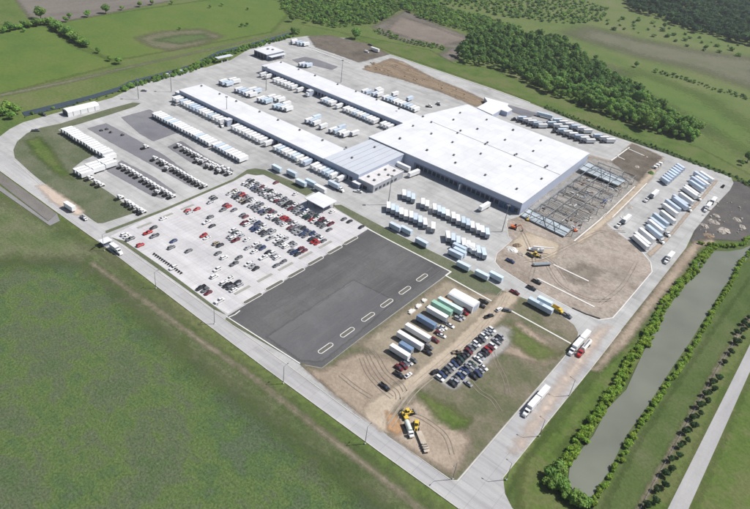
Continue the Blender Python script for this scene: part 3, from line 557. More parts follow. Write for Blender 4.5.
# -- office
t3 = thing('office_building', 'low flat pinkish-roofed office at the corner between the terminals and the big hall', 'building')
MB().box(-241.2, -227.4, gy0 - .4, 350, 0, 5.6).build('wall', mat('office_wall', (.36, .37, .40), .7, 0, .06), t3)
MB().box(-241.2, -227.2, gy0 - .6, 350.2, 5.6, 5.75).build('roof', M('office_roof'), t3)
MB().ribbon(rect(-241.0, -227.4, gy0 - .4, 350), .3, 5.75, 6.2, True).build('parapet', M('door_w'), t3)
for k in range(6): MB().box(-227.35, -227.15, gy0 + 2 + k * 4.4, gy0 + 4.4 + k * 4.4, 1.2, 3.0).build('window', M('glass'), t3)
MB().box(-236, -233, gy0 - .75, gy0 - .42, 0, 2.6).build('door', M('glass'), t3)
for (x, y) in [(-238, 323), (-232, 322), (-235, 331), (-230.5, 336), (-237, 341), (-232, 345)]:
    b = MB(); b.box(x - .8, x + .8, y - .6, y + .6, 5.76, 6.7); b.box(x - .3, x + .3, y - .3, y + .3, 6.72, 6.9); b.build('air_conditioner', M('metal'), t3)
# cube annex in front
t3b = thing('guard_office', 'small white cube office with dark side standing before the office corner', 'building', (0, 0, 0))
bx, by = at(356, 188, 0); bx -= .5
MB().box(bx - 3, bx + 3, by - .5, by + 4.5, 0, 3.6).build('wall', M('wall_base'), t3b); MB().box(bx - 3.2, bx + 3.2, by - .7, by + 4.7, 3.6, 3.9).build('roof', M('white_roof'), t3b)
MB().box(bx + 2.98, bx + 3.06, by + 1, by + 2, 0, 2.2).build('door', M('dock'), t3b)
# -- second terminal
t4 = thing('freight_terminal', 'second long white-roofed cross-dock terminal, farther back between the truck yards', 'building')
B0 = at(261.4, 65.4, 7.5); B3 = at(276, 59.6, 7.5)
terminal(t4, B0[0], -278.6, B0[1], B3[1] + 1, 7.5, M('white_roof'))
T = tl(230, 30); TA = tl(310, 60)
vents(t4, [T(383, 245, 7.5), T(515, 298, 7.5), T(638, 345, 7.5), TA(38, 120, 7.5), TA(208, 185, 7.5), TA(345, 238, 7.5), TA(500, 300, 7.5), TA(668, 368, 7.5)], 7.5)
# -- main hall
t5 = thing('distribution_hall', 'huge white flat-roofed hall at the centre, dotted with small dark roof vents', 'building')
H5 = 9.5
roof_poly = [(-277, 369.6), (-141.5, 369.6), (-144.5, 491.5), (-231, 493), (-266.5, 499.5), (-276, 447)]
inset = [(-276.7, 370), (-141.9, 370), (-144.9, 491.1), (-231, 492.6), (-266.2, 499), (-275.7, 447)]
w5 = MB().prism(inset, 0, H5 - .5).build('wall', M('wall'), t5); t_roof[t5.name] = MB().prism(roof_poly, H5 - .5, H5).build('roof', M('white_roof'), t5)
MB().box(-232, -142.5, 369.75, 369.98, 0, 4.9).build('dock_wall', M('wall_base'), t5)
for k in range(23):
    x = -230 + k * 3.8
    MB().box(x, x + 2.7, 369.55, 369.74, 1.2, 4.1).build('dock_door', M('dock'), w5)
MB().box(-190.2, -189.4, 367.2, 369.5, 0, 4.6).build('fin_wall', M('door_w'), t5)
for k in range(3): MB().box(-157.5 + k * 4.2, -154.6 + k * 4.2, 369.45, 369.56, .1, 4.4).build('blue_panel', mat('blue_glass', (.06, .12, .22), .3, 0, .2), t5)
sm = MB(); sm.ribbon([(-262, 437), (-143.6, 433)], .35, H5, H5 + .12); sm.build('roof_ridge', M('metal'), t5)
T = tl(360, 120, 3.75); TA = tl(390, 80, 5.357)
vl = [T(*p, H5) for p in [(150, 70), (347, 85), (252, 115), (352, 133), (470, 92), (478, 86), (544, 76), (453, 128), (358, 162), (678, 78), (650, 118), (580, 133), (587, 130), (564, 175), (470, 208), (695, 178), (702, 174), (681, 222), (588, 260), (440, 35), (574, 38)]]
vl += [TA(*p, H5) for p in [(48, 155), (177, 198), (222, 228), (124, 248), (54, 317), (340, 215), (376, 178), (222, 290), (362, 286), (378, 274), (198, 378), (469, 265), (518, 215), (660, 271)]]
vents(t5, vl, H5)
# bright slab of the hall extension
t6 = thing('roof_extension', 'brilliant white flat slab with stepped edge at the back corner of the big hall', 'building')
sl = [at(x, y, 4.5) for x, y in [(477, 107.5), (487.5, 101.5), (484.5, 97), (508.5, 103.6), (507.3, 106), (512.3, 109.3), (507.4, 112), (501, 109.6), (492.5, 114.5)]]
MB().prism(sl, 0, 3.9).build('wall', M('wall'), t6); MB().prism([(x, y) for x, y in sl], 3.9, 4.5).build('roof', mat('new_membrane', (.74, .74, .76), .5, 0, .02), t6)
# -- workshop top
t7 = thing('workshop', 'small white-roofed truck workshop with open dark bays at the top of the yard', 'building')
wx0, wx1, wy0, wy1 = -493.5, -474.5, 448, 472
MB().box(wx0, wx1, wy0 + .4, wy1, 0, 6).build('wall', M('wall_base'), t7); MB().box(wx0 - .3, wx1 + .3, wy0 - .2, wy1 + .3, 6, 6.4).build('roof', M('white_roof'), t7)
for k in range(4): MB().box(wx0 + 1 + k * 4.6, wx0 + 4.4 + k * 4.6, wy0 + .2, wy0 + .38, 0, 4.8).build('bay_door', M('dock'), t7)
MB().box(wx1 + .35, wx1 + 5, wy0 + 2, wy1 - 1, 4.2, 4.5).build('canopy', M('white_roof'), t7)
for k in range(4): MB().box(wx1 + 4.4, wx1 + 4.7, wy0 + 3 + k * 5.6, wy0 + 3.3 + k * 5.6, 0, 4.2).build('canopy_post', M('metal'), t7)
MB().box(wx0 + 6, wx0 + 8, wy0 + 12, wy0 + 14, 6.4, 7.3).build('roof_vent', M('metal'), t7); MB().box(wx0 + 10, wx0 + 12, wy0 + 15, wy0 + 17, 6.4, 7.2).build('roof_vent', M('metal'), t7)
# -- fuel canopy
fx, fy = at(224.5, 61.5, 0)
t8 = thing('fuel_canopy', 'free-standing pale flat fuelling roof on posts near the canal fence', 'canopy', (fx, fy, 0), 0)
MB().box(-2.5, 2.5, -10, 9, 4.8, 5.3).build('roof', mat('canopy_grey', (.55, .58, .62), .5), t8)
for k in range(3): MB().box(-.25, .25, -8 + k * 7.5, -7.5 + k * 7.5, 0, 4.8).build('post', M('metal'), t8)
for k in range(2): MB().box(-.5, .5, -4 + k * 7, -2.8 + k * 7, 0, 1.6).build('fuel_pump', M('door_w'), t8)
# -- white canopy at the car park
t9 = thing('security_canopy', 'white square flat canopy between the car park and the terminal yard', 'canopy')
MB().box(-246.8, -230.4, 268, 281.5, 4.6, 5.1).build('roof', M('white_roof'), t9)
MB().box(-243, -234, 272.5, 279, .1, 4.6).build('entrance_hut', M('wall_base'), t9)
for x in (-245.5, -238.6, -231.7):
    for y in (269.5, 280): MB().box(x - .15, x + .15, y - .15, y + .15, 0, 4.6).build('post', M('metal'), t9)
# -- round roofed shed far left
t10 = thing('storage_shed', 'long white shed with rounded roof and dark open end beside the canal', 'shed', (-460.3, 239.5, 0), 0)
prof = [(-4, 0), (-4, 3.6)] + [(-4 * math.cos(math.pi * q / 8), 3.6 + 1.7 * math.sin(math.pi * q / 8)) for q in range(1, 8)] + [(4, 3.6), (4, 0)]
def arch(y0, y1, pr):
    b = MB(); n = len(pr); b.add([(x, y0, z) for x, z in pr] + [(x, y1, z) for x, z in pr], [tuple(range(n)), tuple(range(n, 2 * n))[::-1]] + [(i, n + i, n + (i + 1) % n, (i + 1) % n) for i in range(n)]); return b
arch(-13, 13, prof).build('shell', M('twhite'), t10); MB().box(-3.3, 3.3, -13.06, -12.98, .05, 4.2).build('open_end_shade', M('dock'), t10)  # dark panel on the closed end; shade of an opening put into its colour
for k in range(4): MB().box(3.98, 4.05, -9 + k * 6, -8.6 + k * 6, .2, 3.5).build('shell_rib', M('metal'), t10)
# -- storage shed in the impound lot
t11 = thing('storage_shed', 'large white long shed with rounded roof at the top end of the impound lot', 'shed', (-116.2, 256.4, 0), math.pi / 2)
prof = [(-3.8, 0), (-3.8, 3.8)] + [(-3.8 * math.cos(math.pi * q / 8), 3.8 + 1.5 * math.sin(math.pi * q / 8)) for q in range(1, 8)] + [(3.8, 3.8), (3.8, 0)]
arch(-8, 8, prof).build('shell', M('twhite'), t11); MB().box(-2.6, 2.6, -8.06, -7.98, .05, 4).build('door', M('wall'), t11)
MB().box(-3.92, -3.79, -7.5, 7.5, .0, 1.3).build('skirt', M('metal'), t11)

# ================================================================== STEEL FRAME
t12 = thing('steel_frame_building', 'skeleton of a new hall, dark steel beams with two pale metal roof decks', 'building under construction')
sx = [-134.5, -124, -113.5, -104]; sy = [372, 386, 400, 414, 428, 442, 455, 475, 489]
for i, x in enumerate(sx):
    for j, y in enumerate(sy):
        MB().box(x - .18, x + .18, y - .18, y + .18, 0, 6.2).build('column', M('steel'), t12)
for i, x in enumerate(sx):
    if i < 3 or True: MB().box(x - .12, x + .12, sy[0], sy[-1], 6.2, 6.6).build('girder', M('steel'), t12)
for j, y in enumerate(sy): MB().box(sx[0], sx[-1], y - .13, y + .13, 6.2 - .5, 6.2 - .02).build('beam', M('steel'), t12)
j_ = MB(); y = sy[0] + 1.9
nj = 0
for bay in range(3):
    y = sy[0] + 1.4
    while y < sy[-1] - 1:
        if not 454 < y < 476 and rnd.random() > .22: MB().box(sx[bay] + .2, sx[bay + 1] - .2, y - .06, y + .06, 6.35, 6.6).build('joist', M('steel' if rnd.random() > .2 else 'steel_rust'), t12); nj += 1
        y += 1.5 if rnd.random() > .1 else 3.2
T = tl(500, 190)
d1 = [T(150, 192, 1.2), T(212, 137, 1.2), T(530, 292, 1.2), T(480, 350, 1.2)]
T = tl(560, 150)
d2 = [T(138, 143, 3), T(208, 88, 3), T(500, 222, 3), T(432, 268, 3)]
for dd, z, lb in ((d1, 1.2, 'front'), (d2, 3.0, 'back')):
    o = MB().prism(dd, z - .25, z).build('roof_deck', M('deck'), t12); o['label'] = 'pale blue metal roof deck section at the %s end of the frame' % lb
    q = lambda u, v: (dd[0][0] * (1 - u) * (1 - v) + dd[3][0] * u * (1 - v) + dd[1][0] * (1 - u) * v + dd[2][0] * u * v, dd[0][1] * (1 - u) * (1 - v) + dd[3][1] * u * (1 - v) + dd[1][1] * (1 - u) * v + dd[2][1] * u * v)
    for (u0, v0, u1, v1) in [(0, .02, 1, .02), (0, .98, 1, .98), (.02, 0, .02, 1), (.35, 0, .35, 1), (.6, 0, .6, 1), (.2, 0, .35, 1), (.35, 1, .6, 0), (.6, 1, .8, 0), (0, .5, 1, .5)]:
        MB().ribbon([q(u0, v0), q(u1, v1)], .3, z + .01, z + .35).build('bridging_beam', mat('dark_steel', (.12, .13, .15), .6, .2), t12)
    for u in (.1, .5, .9):
        for v in (.1, .9): x, y = q(u, v); MB().box(x - .25, x + .25, y - .25, y + .25, 0, z - .25).build('prop', M('steel'), t12)

# ================================================================== VEHICLES
def axle(parent, x, w=2.3, r=.5, dual=True):
    b = MB(); ww = .5 if dual else .28
    for s in (-1, 1): b.tube((x, s * (w / 2 - ww), r), (x, s * (w / 2), r), r, n=12)
    b.tube((x, -w / 2 + .2, r), (x, w / 2 - .2, r), .09, n=6)
    b.build('axle', M('tyre'), parent)
def mk_trailer(L, col='twhite', hgt=4.05, w=2.55, door='trear_shaded'):
    """origin at the middle on the ground, nose towards +x, rear doors at -x"""
    t = thing('trailer', '-', 'trailer'); h = L / 2
    b = MB(); b.box(-h, h, -w / 2, w / 2, 1.15, hgt - .06); b.box(-h - .0, h + .0, -w / 2 - .03, w / 2 + .03, hgt - .055, hgt); b.build('box', M(col), t)
    MB().box(-h - .06, -h - .005, -w / 2 + .12, w / 2 - .12, 1.25, hgt - .2).build('rear_door', M(door), t)
    b = MB(); b.box(-h + .3, h - .5, -.6, .6, .8, 1.14); b.box(-h, -h + .2, -w / 2 + .15, w / 2 - .15, .5, .7); b.build('underframe', M('dark'), t)
    axle(t, -h + 1.4)
    if L > 10: axle(t, -h + 2.7)
    b = MB()
    for s in (-1, 1): b.box(h - 2.4, h - 2.2, s * .75 - .1, s * .75 + .1, .03, 1.1)
    b.build('landing_gear', M('metal'), t)
    return t
TR = Proto(mk_trailer)
def mk_tractor(col='cabw', hood=True):
    """day cab tractor, nose at +x, 6.4 m"""
    t = thing('tractor_unit', '-', 'truck'); 
    b = MB()
    b.loft([(-.35, 1.15, .9, 2.75, .08), (.3, 1.17, .9, 2.95, .12), (1.1, 1.15, .9, 2.85, .15), (1.45, 1.1, .9, 1.95, .15), (2.9, .95, .75, 1.65, .2), (3.15, .88, .7, 1.4, .15)]); b.box(3.0, 3.28, -1.15, 1.15, .45, .8)
    b.build('cab', M(col), t)
    b = MB(); b.add([(1.18, -.95, 2.75), (1.18, .95, 2.75), (1.5, .9, 2.0), (1.5, -.9, 2.0)], [(0, 3, 2, 1)]); b.build('windscreen', M('glass'), t)
    b = MB()
    for s in (-1, 1): b.box(.1, 1.0, s * 1.175 - .015, s * 1.175 + .015, 1.9, 2.6)
    b.build('side_window', M('glass'), t)
    b = MB(); b.box(-3.1, 2.6, -.45, .45, .6, .95); b.box(-2.3, -1.3, -.6, .6, .96, 1.2); b.build('chassis', M('dark'), t)
    b = MB()
    for s in (-1, 1): b.tube((-.5, s * .95, .8), (-.5, s * .95, 3.0), .1, n=6)
    b.build('exhaust_stack', M('metal'), t)
    b = MB()
    for s in (-1, 1): b.box(-.2, .9, s * .95 - .28, s * .95 + .28, .45, .85)
    b.build('fuel_tank', M('metal'), t)
    axle(t, 2.35, 2.3, .5, False); axle(t, -1.3, 2.4); axle(t, -2.55, 2.4)
    return t
TT = Proto(mk_tractor)
def mk_dolly(n):
    t = thing('converter_dolly', '-', 'dolly'); b = MB(); b.box(-1.0, .9, -.5, .5, .7, 1.05); b.add([(.8, -.4, .8), (.8, .4, .8), (2.4, 0, .7), (.8, -.4, .95), (.8, .4, .95), (2.4, 0, .82)], [(0, 2, 1), (3, 4, 5), (0, 3, 5, 2), (1, 2, 5, 4)]); b.build('drawbar_frame', M('metal'), t)
    MB().tube((0, 0, 1.06), (0, 0, 1.2), .5, n=10).build('turntable', M('dark'), t); axle(t, -.1, 2.3); return t
DOL = Proto(mk_dolly)
PAINT = dict(w=(.72, .72, .72), s=(.42, .43, .45), g=(.16, .165, .175), k=(.018, .018, .02), b=(.035, .06, .15), r=(.42, .025, .025), m=(.16, .02, .03), t=(.33, .27, .2), n=(.02, .06, .04), y=(.62, .44, .06), c=(.10, .25, .36))
PNAME = dict(w='white', s='silver', g='grey', k='black', b='dark blue', r='red', m='maroon', t='tan', n='dark green', y='yellow', c='light blue')
def paint(c): return mat('car_paint_' + PNAME[c].replace(' ', '_'), PAINT[c], .3, .0 if c in 'wk' else .25, .04, .5, spec=.5, coat=.6)
def mk_car(kind, c, wheels=True):
    cat = {'sedan': 'car', 'suv': 'car', 'pickup': 'pickup', 'van': 'van'}[kind]
    t = thing({'sedan': 'parked_car', 'suv': 'parked_suv', 'pickup': 'pickup_truck', 'van': 'cargo_van'}[kind], '-', cat)
    p = paint(c); b = MB()
    if kind == 'sedan':
        b.loft([(-2.35, .78, .35, .82, .1), (-2.2, .88, .25, .98, .12), (-1.5, .91, .22, 1.0, .12), (1.2, .91, .22, .98, .12), (2.1, .86, .25, .82, .12), (2.38, .72, .32, .65, .1)]); b.box(-.95, .35, -.6, .6, 1.4, 1.46, .06)
        gl = [(-1.85, .72, .96, 1.02, .02), (-1.05, .68, .96, 1.40, .08), (.35, .68, .96, 1.40, .08), (1.15, .74, .96, 1.0, .02)]; wx = (1.45, -1.4); r = .33
    elif kind == 'suv':
        b.loft([(-2.35, .85, .4, 1.1, .1), (-2.2, .93, .3, 1.12, .1), (1.1, .94, .28, 1.1, .12), (2.15, .9, .3, 1.0, .14), (2.4, .78, .4, .8, .12)]); b.box(-2.0, .3, -.68, .68, 1.7, 1.77, .06)
        gl = [(-2.28, .82, 1.1, 1.2, .02), (-2.0, .77, 1.1, 1.70, .08), (.3, .77, 1.1, 1.70, .08), (1.05, .82, 1.1, 1.15, .02)]; wx = (1.5, -1.45); r = .37
    elif kind == 'pickup':
        b.loft([(.0 - .55, .96, .4, 1.15, .1), (1.6, .96, .38, 1.15, .12), (2.6, .93, .4, 1.08, .14), (2.85, .85, .5, .85, .12)])
        b.box(-2.9, -.56, -.96, -.84, .5, 1.15); b.box(-2.9, -.56, .84, .96, .5, 1.15); b.box(-2.9, -2.8, -.84, .84, .5, 1.12); b.box(-2.79, -.56, -.84, .84, .45, .7); b.box(-.35, .95, -.72, .72, 1.75, 1.82, .06)
        gl = [(-.55, .84, 1.14, 1.2, .02), (-.4, .8, 1.14, 1.75, .08), (.95, .8, 1.14, 1.75, .08), (1.6, .85, 1.14, 1.18, .02)]; wx = (1.9, -1.8); r = .4
    else:
        b.loft([(-2.8, .98, .4, 2.1, .15), (-2.7, 1.0, .35, 2.2, .18), (1.2, 1.0, .35, 2.2, .18), (2.0, .95, .38, 1.3, .15), (2.75, .88, .42, 1.05, .15)])
        gl = [(1.22, .9, 1.35, 2.05, .05), (1.45, .93, 1.35, 1.98, .05), (1.95, .9, 1.25, 1.38, .03)]; wx = (1.9, -1.8); r = .36
    if not wheels:
        b.cur = 1
        for x in wx:
            for s in (-1, 1): b.tube((x, s * .7, r), (x, s * .93, r), r, n=8)
    b.build('body', [p, M('tyre')], t)
    g = MB(); g.loft(gl); g.build('windows', M('glass'), t)
    if wheels:
        for x in wx:
            for s in (-1, 1): MB().tube((x, s * .72, r), (x, s * .95, r), r, n=12).build('wheel', M('tyre'), t)
    return t
CAR = Proto(mk_car)
H90 = math.pi / 2
def row_trailers(xs, y, rz, where, group, L=8.5, col=None, jit=.25, nth='from the left'):
    for i, x in enumerate(xs):
        c = col or ('twhite' if rnd.random() > .15 else 'talum')
        TR((L, c), (x + rnd.uniform(-.12, .12), y + rnd.uniform(-jit, jit), GZ), rz + rnd.uniform(-.012, .012), 'white box trailer, @L from the left %s' % where, group)
def seq(a, b, n): return [a + (b - a) * i / (n - 1) for i in range(n)] if n > 1 else [a]
YF = t1 and y0  # front wall of the first terminal
# docked along terminal 1 (rear doors to the wall => nose to -y)
xs1 = [-437, -433.4] + seq(-427.5, -379, 13) + seq(-363.5, -332, 9) + [-326.5] + seq(-316.5, -293.5, 7)
row_trailers(xs1, y0 - 5.2, -H90, 'in the dock row of the front terminal', 'trailers docked at the front terminal')
row_trailers(seq(-289, -285, 2) + seq(-278, -259, 6) + [-253], y0 - 5.6, -H90, 'in the dock row of the grey-roofed hall', 'trailers docked at the grey-roofed hall')
# terminal 2
yb = B0[1]
T = tl(230, 30); TA = tl(310, 60)
xs = [T(232, 325, 4)[0], T(265, 340, 4)[0]] + seq(T(330, 365, 4)[0], T(465, 420, 4)[0], 6) + [T(507, 440, 4)[0], T(562, 475, 4)[0]] + seq(TA(90, 290, 4)[0], TA(155, 318, 4)[0], 4) + [TA(208, 335, 4)[0]] + seq(TA(262, 358, 4)[0], TA(478, 450, 4)[0], 10) + seq(TA(530, 475, 4)[0], TA(588, 495, 4)[0], 3)
row_trailers(xs, yb - 5.4, -H90, 'in the dock row of the second terminal', 'trailers docked at the second terminal')
# yard row of trailers with tractors at one end
row_trailers(seq(-418, -351.5, 20), 278.6, H90, 'in the long yard row facing the front terminal', 'trailers in the long yard row')
row_trailers(seq(-346.5, -318, 9), 278.8, H90, 'in the short yard row near the car park', 'trailers in the short yard row')
# left stacks
row_trailers(seq(-433, -400, 10) , 0, H90, '', '') if False else None
T = tl(50, 90)
pa, pb = T(100, 290, 4), T(440, 470, 4)
for i in range(15):
    f = i / 14; x = -431 + 50 * f; yv = 211.5 + (0.3 * math.sin(i))
    TR((8.5, 'twhite'), (x, yv, GZ), H90, 'white box trailer, @L from the left in the upper row beside the green crescent', 'trailers in the upper row by the crescent')
T = tl(60, 150)
for i, (x, yv) in enumerate([(-370.5, 185.8), (-367, 186), (-363.3, 186), (-372, 195), (-368.4, 195), (-364.8, 195.3), (-372.5, 204), (-369, 204.4), (-365.4, 204.6), (-375.5, 210.5)]):
    TR((8.5, 'twhite'), (x, yv, GZ), H90, 'white box trailer, @L from the left in the block at the crescent corner', 'trailers stacked at the crescent corner')
# tractors parked in rows
def tractor_row(xs, y, where, group, rz=H90):
    for i, x in enumerate(xs):
        TT(('cabw',), (x, y + rnd.uniform(-.3, .3), GZ), rz + rnd.uniform(-.02, .02), 'white tractor, @L from the left %s' % where, group)
T = tl(150, 135)
tractor_row([-364.5] + seq(-357.5, -341, 5) + [-334.5] + seq(-328.5, -309, 5), 257.6, 'in the tractor row nearest the yard trailers', 'tractors in the upper row')
tractor_row([-351.5, -347.5, -341.5] + seq(-336.5, -305.5, 9), 233.2, 'in the middle tractor row', 'tractors in the middle row')
tractor_row(seq(-361, -343, 5) + seq(-336.5, -307.5, 8), 209.6, 'in the lower tractor row beside the asphalt bay', 'tractors in the lower row')
tractor_row([-359, -351.5, -347, -326, -318.5, -315, -311, -306.5, -303], 184.8, 'in the loose row along the lower grass edge', 'tractors along the lower grass edge')
# loose tractors in the tractor bays
T = tl(150, 135)
for i, (u, v, a) in enumerate([(350, 205, .1), (385, 215, .3), (430, 245, .2), (470, 255, .1), (510, 285, .2), (545, 260, 1.5), (590, 275, 1.5), (120, 265, .4), (30, 190, .2), (50, 445, .3)]):
    x, y = T(u, v); TT(('cabw',), (x, y, GZ), H90 + a, 'white tractor out of line in the truck yard, @L from the left', 'loose tractors in the truck yard')
T = tl(50, 90)
for i, (u, v) in enumerate([(710, 440), (340, 600)][:1]):
    x, y = T(u, v); TT(('cabw',), (x, y, GZ), H90, 'lone white tractor at the upper left end of the middle row', None)
for i, (u, v) in enumerate([(385, 308), (425, 298), (455, 322), (543, 342)]):
    x, y = T(u, v); DOL((1,), (x, y, GZ), rnd.uniform(0, 3), 'small dark dolly on the left asphalt bay, @L from the left', 'dollies on the asphalt bay')
# between the terminals
def free(lst, where, group, L=8.5, z=4.0, T=None):
    for i, (u0, v0, u1, v1) in enumerate(lst):
        a, b = T(u0, v0, z), T(u1, v1, z); dx, dy = b[0] - a[0], b[1] - a[1]
        TR((L, 'twhite' if i % 4 else 'talum'), ((a[0] + b[0]) / 2, (a[1] + b[1]) / 2, GZ), math.atan2(dy, dx), 'white box trailer, @L from the left %s' % where, group)
g = 'trailers standing between the two terminals'
def ycol(lst, where, grp, hd=H90):
    for i, (x, y) in enumerate(lst): TR((8.5, 'twhite' if i * 7 % 5 in (0, 1, 3) else 'talum'), (x, y + rnd.uniform(-.4, .4), GZ), hd + rnd.uniform(-.05, .05), 'white box trailer, @L from the left %s' % where, grp)
T = tl(180, 0, 3.915)
ycol([(-447, 369), (-443.2, 368), (-439.6, 369.5), (-445.5, 379), (-441, 379), (-424, 367), (-420.4, 367.5), (-416, 368), (-411.5, 368), (-407.5, 369), (-417, 377.5), (-412, 379)], 'in the left cluster between the terminals', g)
ycol([(-396, 368), (-392.3, 369), (-388.5, 370), (-394, 378.5), (-389, 380), (-384.8, 381), (-376.5, 368), (-372.8, 369), (-375, 378), (-369.5, 370), (-366, 372)], 'in the middle cluster between the terminals', g)
ycol([(-338.3, 368), (-334.6, 369), (-339, 377.5), (-331, 369), (-323, 368.5), (-313, 369.5), (-309.4, 371), (-312, 379), (-305, 371), (-301, 372), (-298, 379)], 'in the right cluster between the terminals', g)
# behind terminal 2
ycol([(-355, 461), (-351.4, 461.5), (-345, 463.5), (-341.4, 465.5), (-346.5, 473), (-350.5, 475)], 'in the small cluster behind the second terminal', 'trailers behind the second terminal')
ycol([(x, 464.5) for x in seq(-333, -298, 10)], 'in the packed row behind the second terminal', 'trailers behind the second terminal')
ycol([(-334, 480), (-318, 482)], 'of the two loose ones behind the packed row', 'trailers behind the second terminal')
T = tl(230, 30)
ycol([T(485, 80, 4), T(515, 85, 4), T(545, 92, 4), T(480, 70, 4), T(570, 95, 4)], 'in the topmost corner of the yard', 'trailers at the topmost corner')
ycol([T(540, 245, 4), T(565, 250, 4), T(590, 252, 4)], 'on the asphalt island near the workshop', 'trailers on the asphalt island')
# rows behind the main hall
g = 'trailers parked behind the big hall'
T = tl(500, 85)
mat('cab_dark', (.05, .055, .07), .35, 0, .05, .5, coat=.4)
def coupled(lst, where):
    for i, (x, y) in enumerate(lst):
        TR((8.5, 'twhite' if i % 3 else 'talum'), (x, y + 1.5, GZ), -R(128), 'white box trailer, @L from the left %s' % where, g)
        TT(('cab_dark',), (x - 4.3, y - 3.9, GZ), -R(128), 'dark tractor, @L from the left %s' % where, 'dark tractors behind the big hall')
coupled([(x, 528.5) for x in seq(-225, -204, 5)], 'in the front row behind the big hall')
coupled([(x, 541) for x in seq(-201, -189, 3)] + [(x, 533.5) for x in seq(-187, -160, 6)], 'in the middle row behind the big hall')
coupled([(x, 553) for x in seq(-201, -171, 6)] + [(x, 550) for x in seq(-160, -148, 3)], 'in the back row behind the big hall')
x, y = T(330, 245); TR((14.6, 'talum'), (x, y, GZ), .25, 'long pale trailer parked crosswise behind the big hall', g)
# centre yard pups
g = 'short trailers standing in rows on the open centre yard'
ycol([(x, 327.6) for x in [-209.5, -206, -202.2, -193.7, -190.2, -184, -180.6, -177.2, -173.8, -169.2, -165.4, -161.6, -158, -154.3, -150.2, -146.9, -143.4]], 'in the upper row of the centre yard', g, R(126))
ycol([(x, 305.4) for x in [-206, -202.5, -199, -195.5, -192]] + [(x, 307) for x in [-188.6, -185.2, -181.3, -177.4, -171]] + [(x, 305.2) for x in [-158.4, -154.6, -150.8, -147, -143.4, -139.8, -136.2, -132.6]], 'in the lower row of the centre yard', g, R(126))
# x oriented boxes on the near edge
def xrow(lst, where, grp):
    for i, (x, y, L, c) in enumerate(lst): TR((L, c), (x, y, GZ), rnd.uniform(-.03, .03), 'box trailer, @L from the left %s' % where, grp)
g = 'trailers standing sideways along the lower verge'
xrow([(-292, 286.9, 8.5, 'talum'), (-280, 289.8, 8.5, 'talum'), (-266, 284.6, 8.5, 'talum'), (-262, 289.8, 8.5, 'talum'), (-251.8, 288.8, 9.5, 'twhite')], 'along the grass verge above the car park', g)
xrow([(-187.5, 288.6, 8.5, 'talum'), (-180.4, 290.6, 8.5, 'talum'), (-165.5, 286.6, 8.5, 'talum')], 'along the long verge above the dark lot', g)
xrow([(-146.2, 299.4, 9, 'talum'), (-144, 291.6, 9.5, 'talum'), (-143.5, 295.4, 8.5, 'talum'), (-134, 284.6, 8.5, 'talum'), (-121.5, 285, 8.5, 'talum'), (-114.8, 289.9, 8.5, 'talum')], 'beside the verge corner near the construction entrance', g)
T = tl(500, 245)
xrow([(*T(270, 420, 4), 8.5, 'talum'), (*T(345, 460, 4), 8.5, 'talum'), (*T(340, 410, 4), 8.5, 'talum')], 'on the street corner below the construction ground', g)
def semi(x, y, rz, lens, label, col='twhite', grp=None):
    """tractor with one or two trailers; the tractor's nose is at the +x end"""
    TT(('cabw',), (x, y, GZ), rz, label + ', its tractor', grp)
    d = -1.6 if lens[0] > 10 else -1.4
    for i, L in enumerate(lens):
        c = d - L / 2 + .35; TR((L, col), (x + math.cos(rz) * c, y + math.sin(rz) * c, GZ), rz, label + (', its trailer' if len(lens) == 1 else ', its %s trailer' % ORD[i + 1]), grp)
        d = c - L / 2 - 1.0
T = tl(430, 210); x, y = T(345, 345); semi(x, y, -.05, [8.5], 'white rig by the lower row of the centre yard')
T = tl(320, 165); x, y = T(150, 195); semi(x, y, -.02, [9.5], 'pale rig driving above the white canopy', 'talum')
x, y = T(285, 205); CAR(('pickup', 'w', True), (x, y, GZ), .5, 'white pickup with dark bed below the small cube office', None)
# against the main hall
xrow([(-237, 361.6, 14.6, 'twhite')], 'parked lengthwise in the corner of the big hall', None)
TR((11, 'twhite'), (-224.2, 359, GZ), -H90 - .1, 'white trailer with dark nose backed toward the big hall wall near the office', None)
TR((11, 'twhite'), (-162.6, 357.2, GZ), -H90 - .05, 'single white trailer backed to the big hall dock at its right half', None)
# right trailer lot
ang = math.atan2(-7.4, 11.6)
ys = []
y = 395.5
skip = {2, 4, 6, 9, 11, 13, 14, 16, 18, 21, 23, 24, 27, 28, 30, 33}
n = 0
for k in range(36):
    if k not in skip:
        n += 1
        TR((14.6, 'talum' if rnd.random() > .45 else 'twhite'), (-66.2 + .03 * k + rnd.uniform(-2.2, 1.6), 397.5 + k * 4.25, GZ), ang + rnd.uniform(-.02, .02), 'long trailer, @B from the lower end of the slanted row in the right lot', 'long trailers slanted in the right lot')
    if k in (8, 20, 26, 5): TT(('cabw',), (-58, 397.5 + k * 4.25 - 5.4, GZ), ang, 'tractor coupled at the %s end of the right lot row' % {5: 'lower', 8: 'lower middle', 20: 'upper middle', 26: 'upper'}[k], None)
for i in range(8):
    TR((8.5, 'talum'), (-86 + .1 * i, 509 + i * 5.4, GZ), ang, 'short pale trailer, @B from the lower end of the small row in the right lot', 'short trailers in the right lot')
T = tl(600, 190)
for i, (u, v, lb) in enumerate([(400, 50, 'upper'), (190, 240, 'lower')]):
    x, y = T(u, v); TR((11, 'twhite'), (x, y, GZ), H90 - .03, 'white trailer with dark truck front on the %s left side of the right lot' % lb, None)
    x2, y2 = T(u - 55, v + 35); TT(('cabw',), (x2, y2, GZ), -H90, 'tractor pulling the %s lone trailer of the right lot' % lb, None)
T = tl(230, 30)
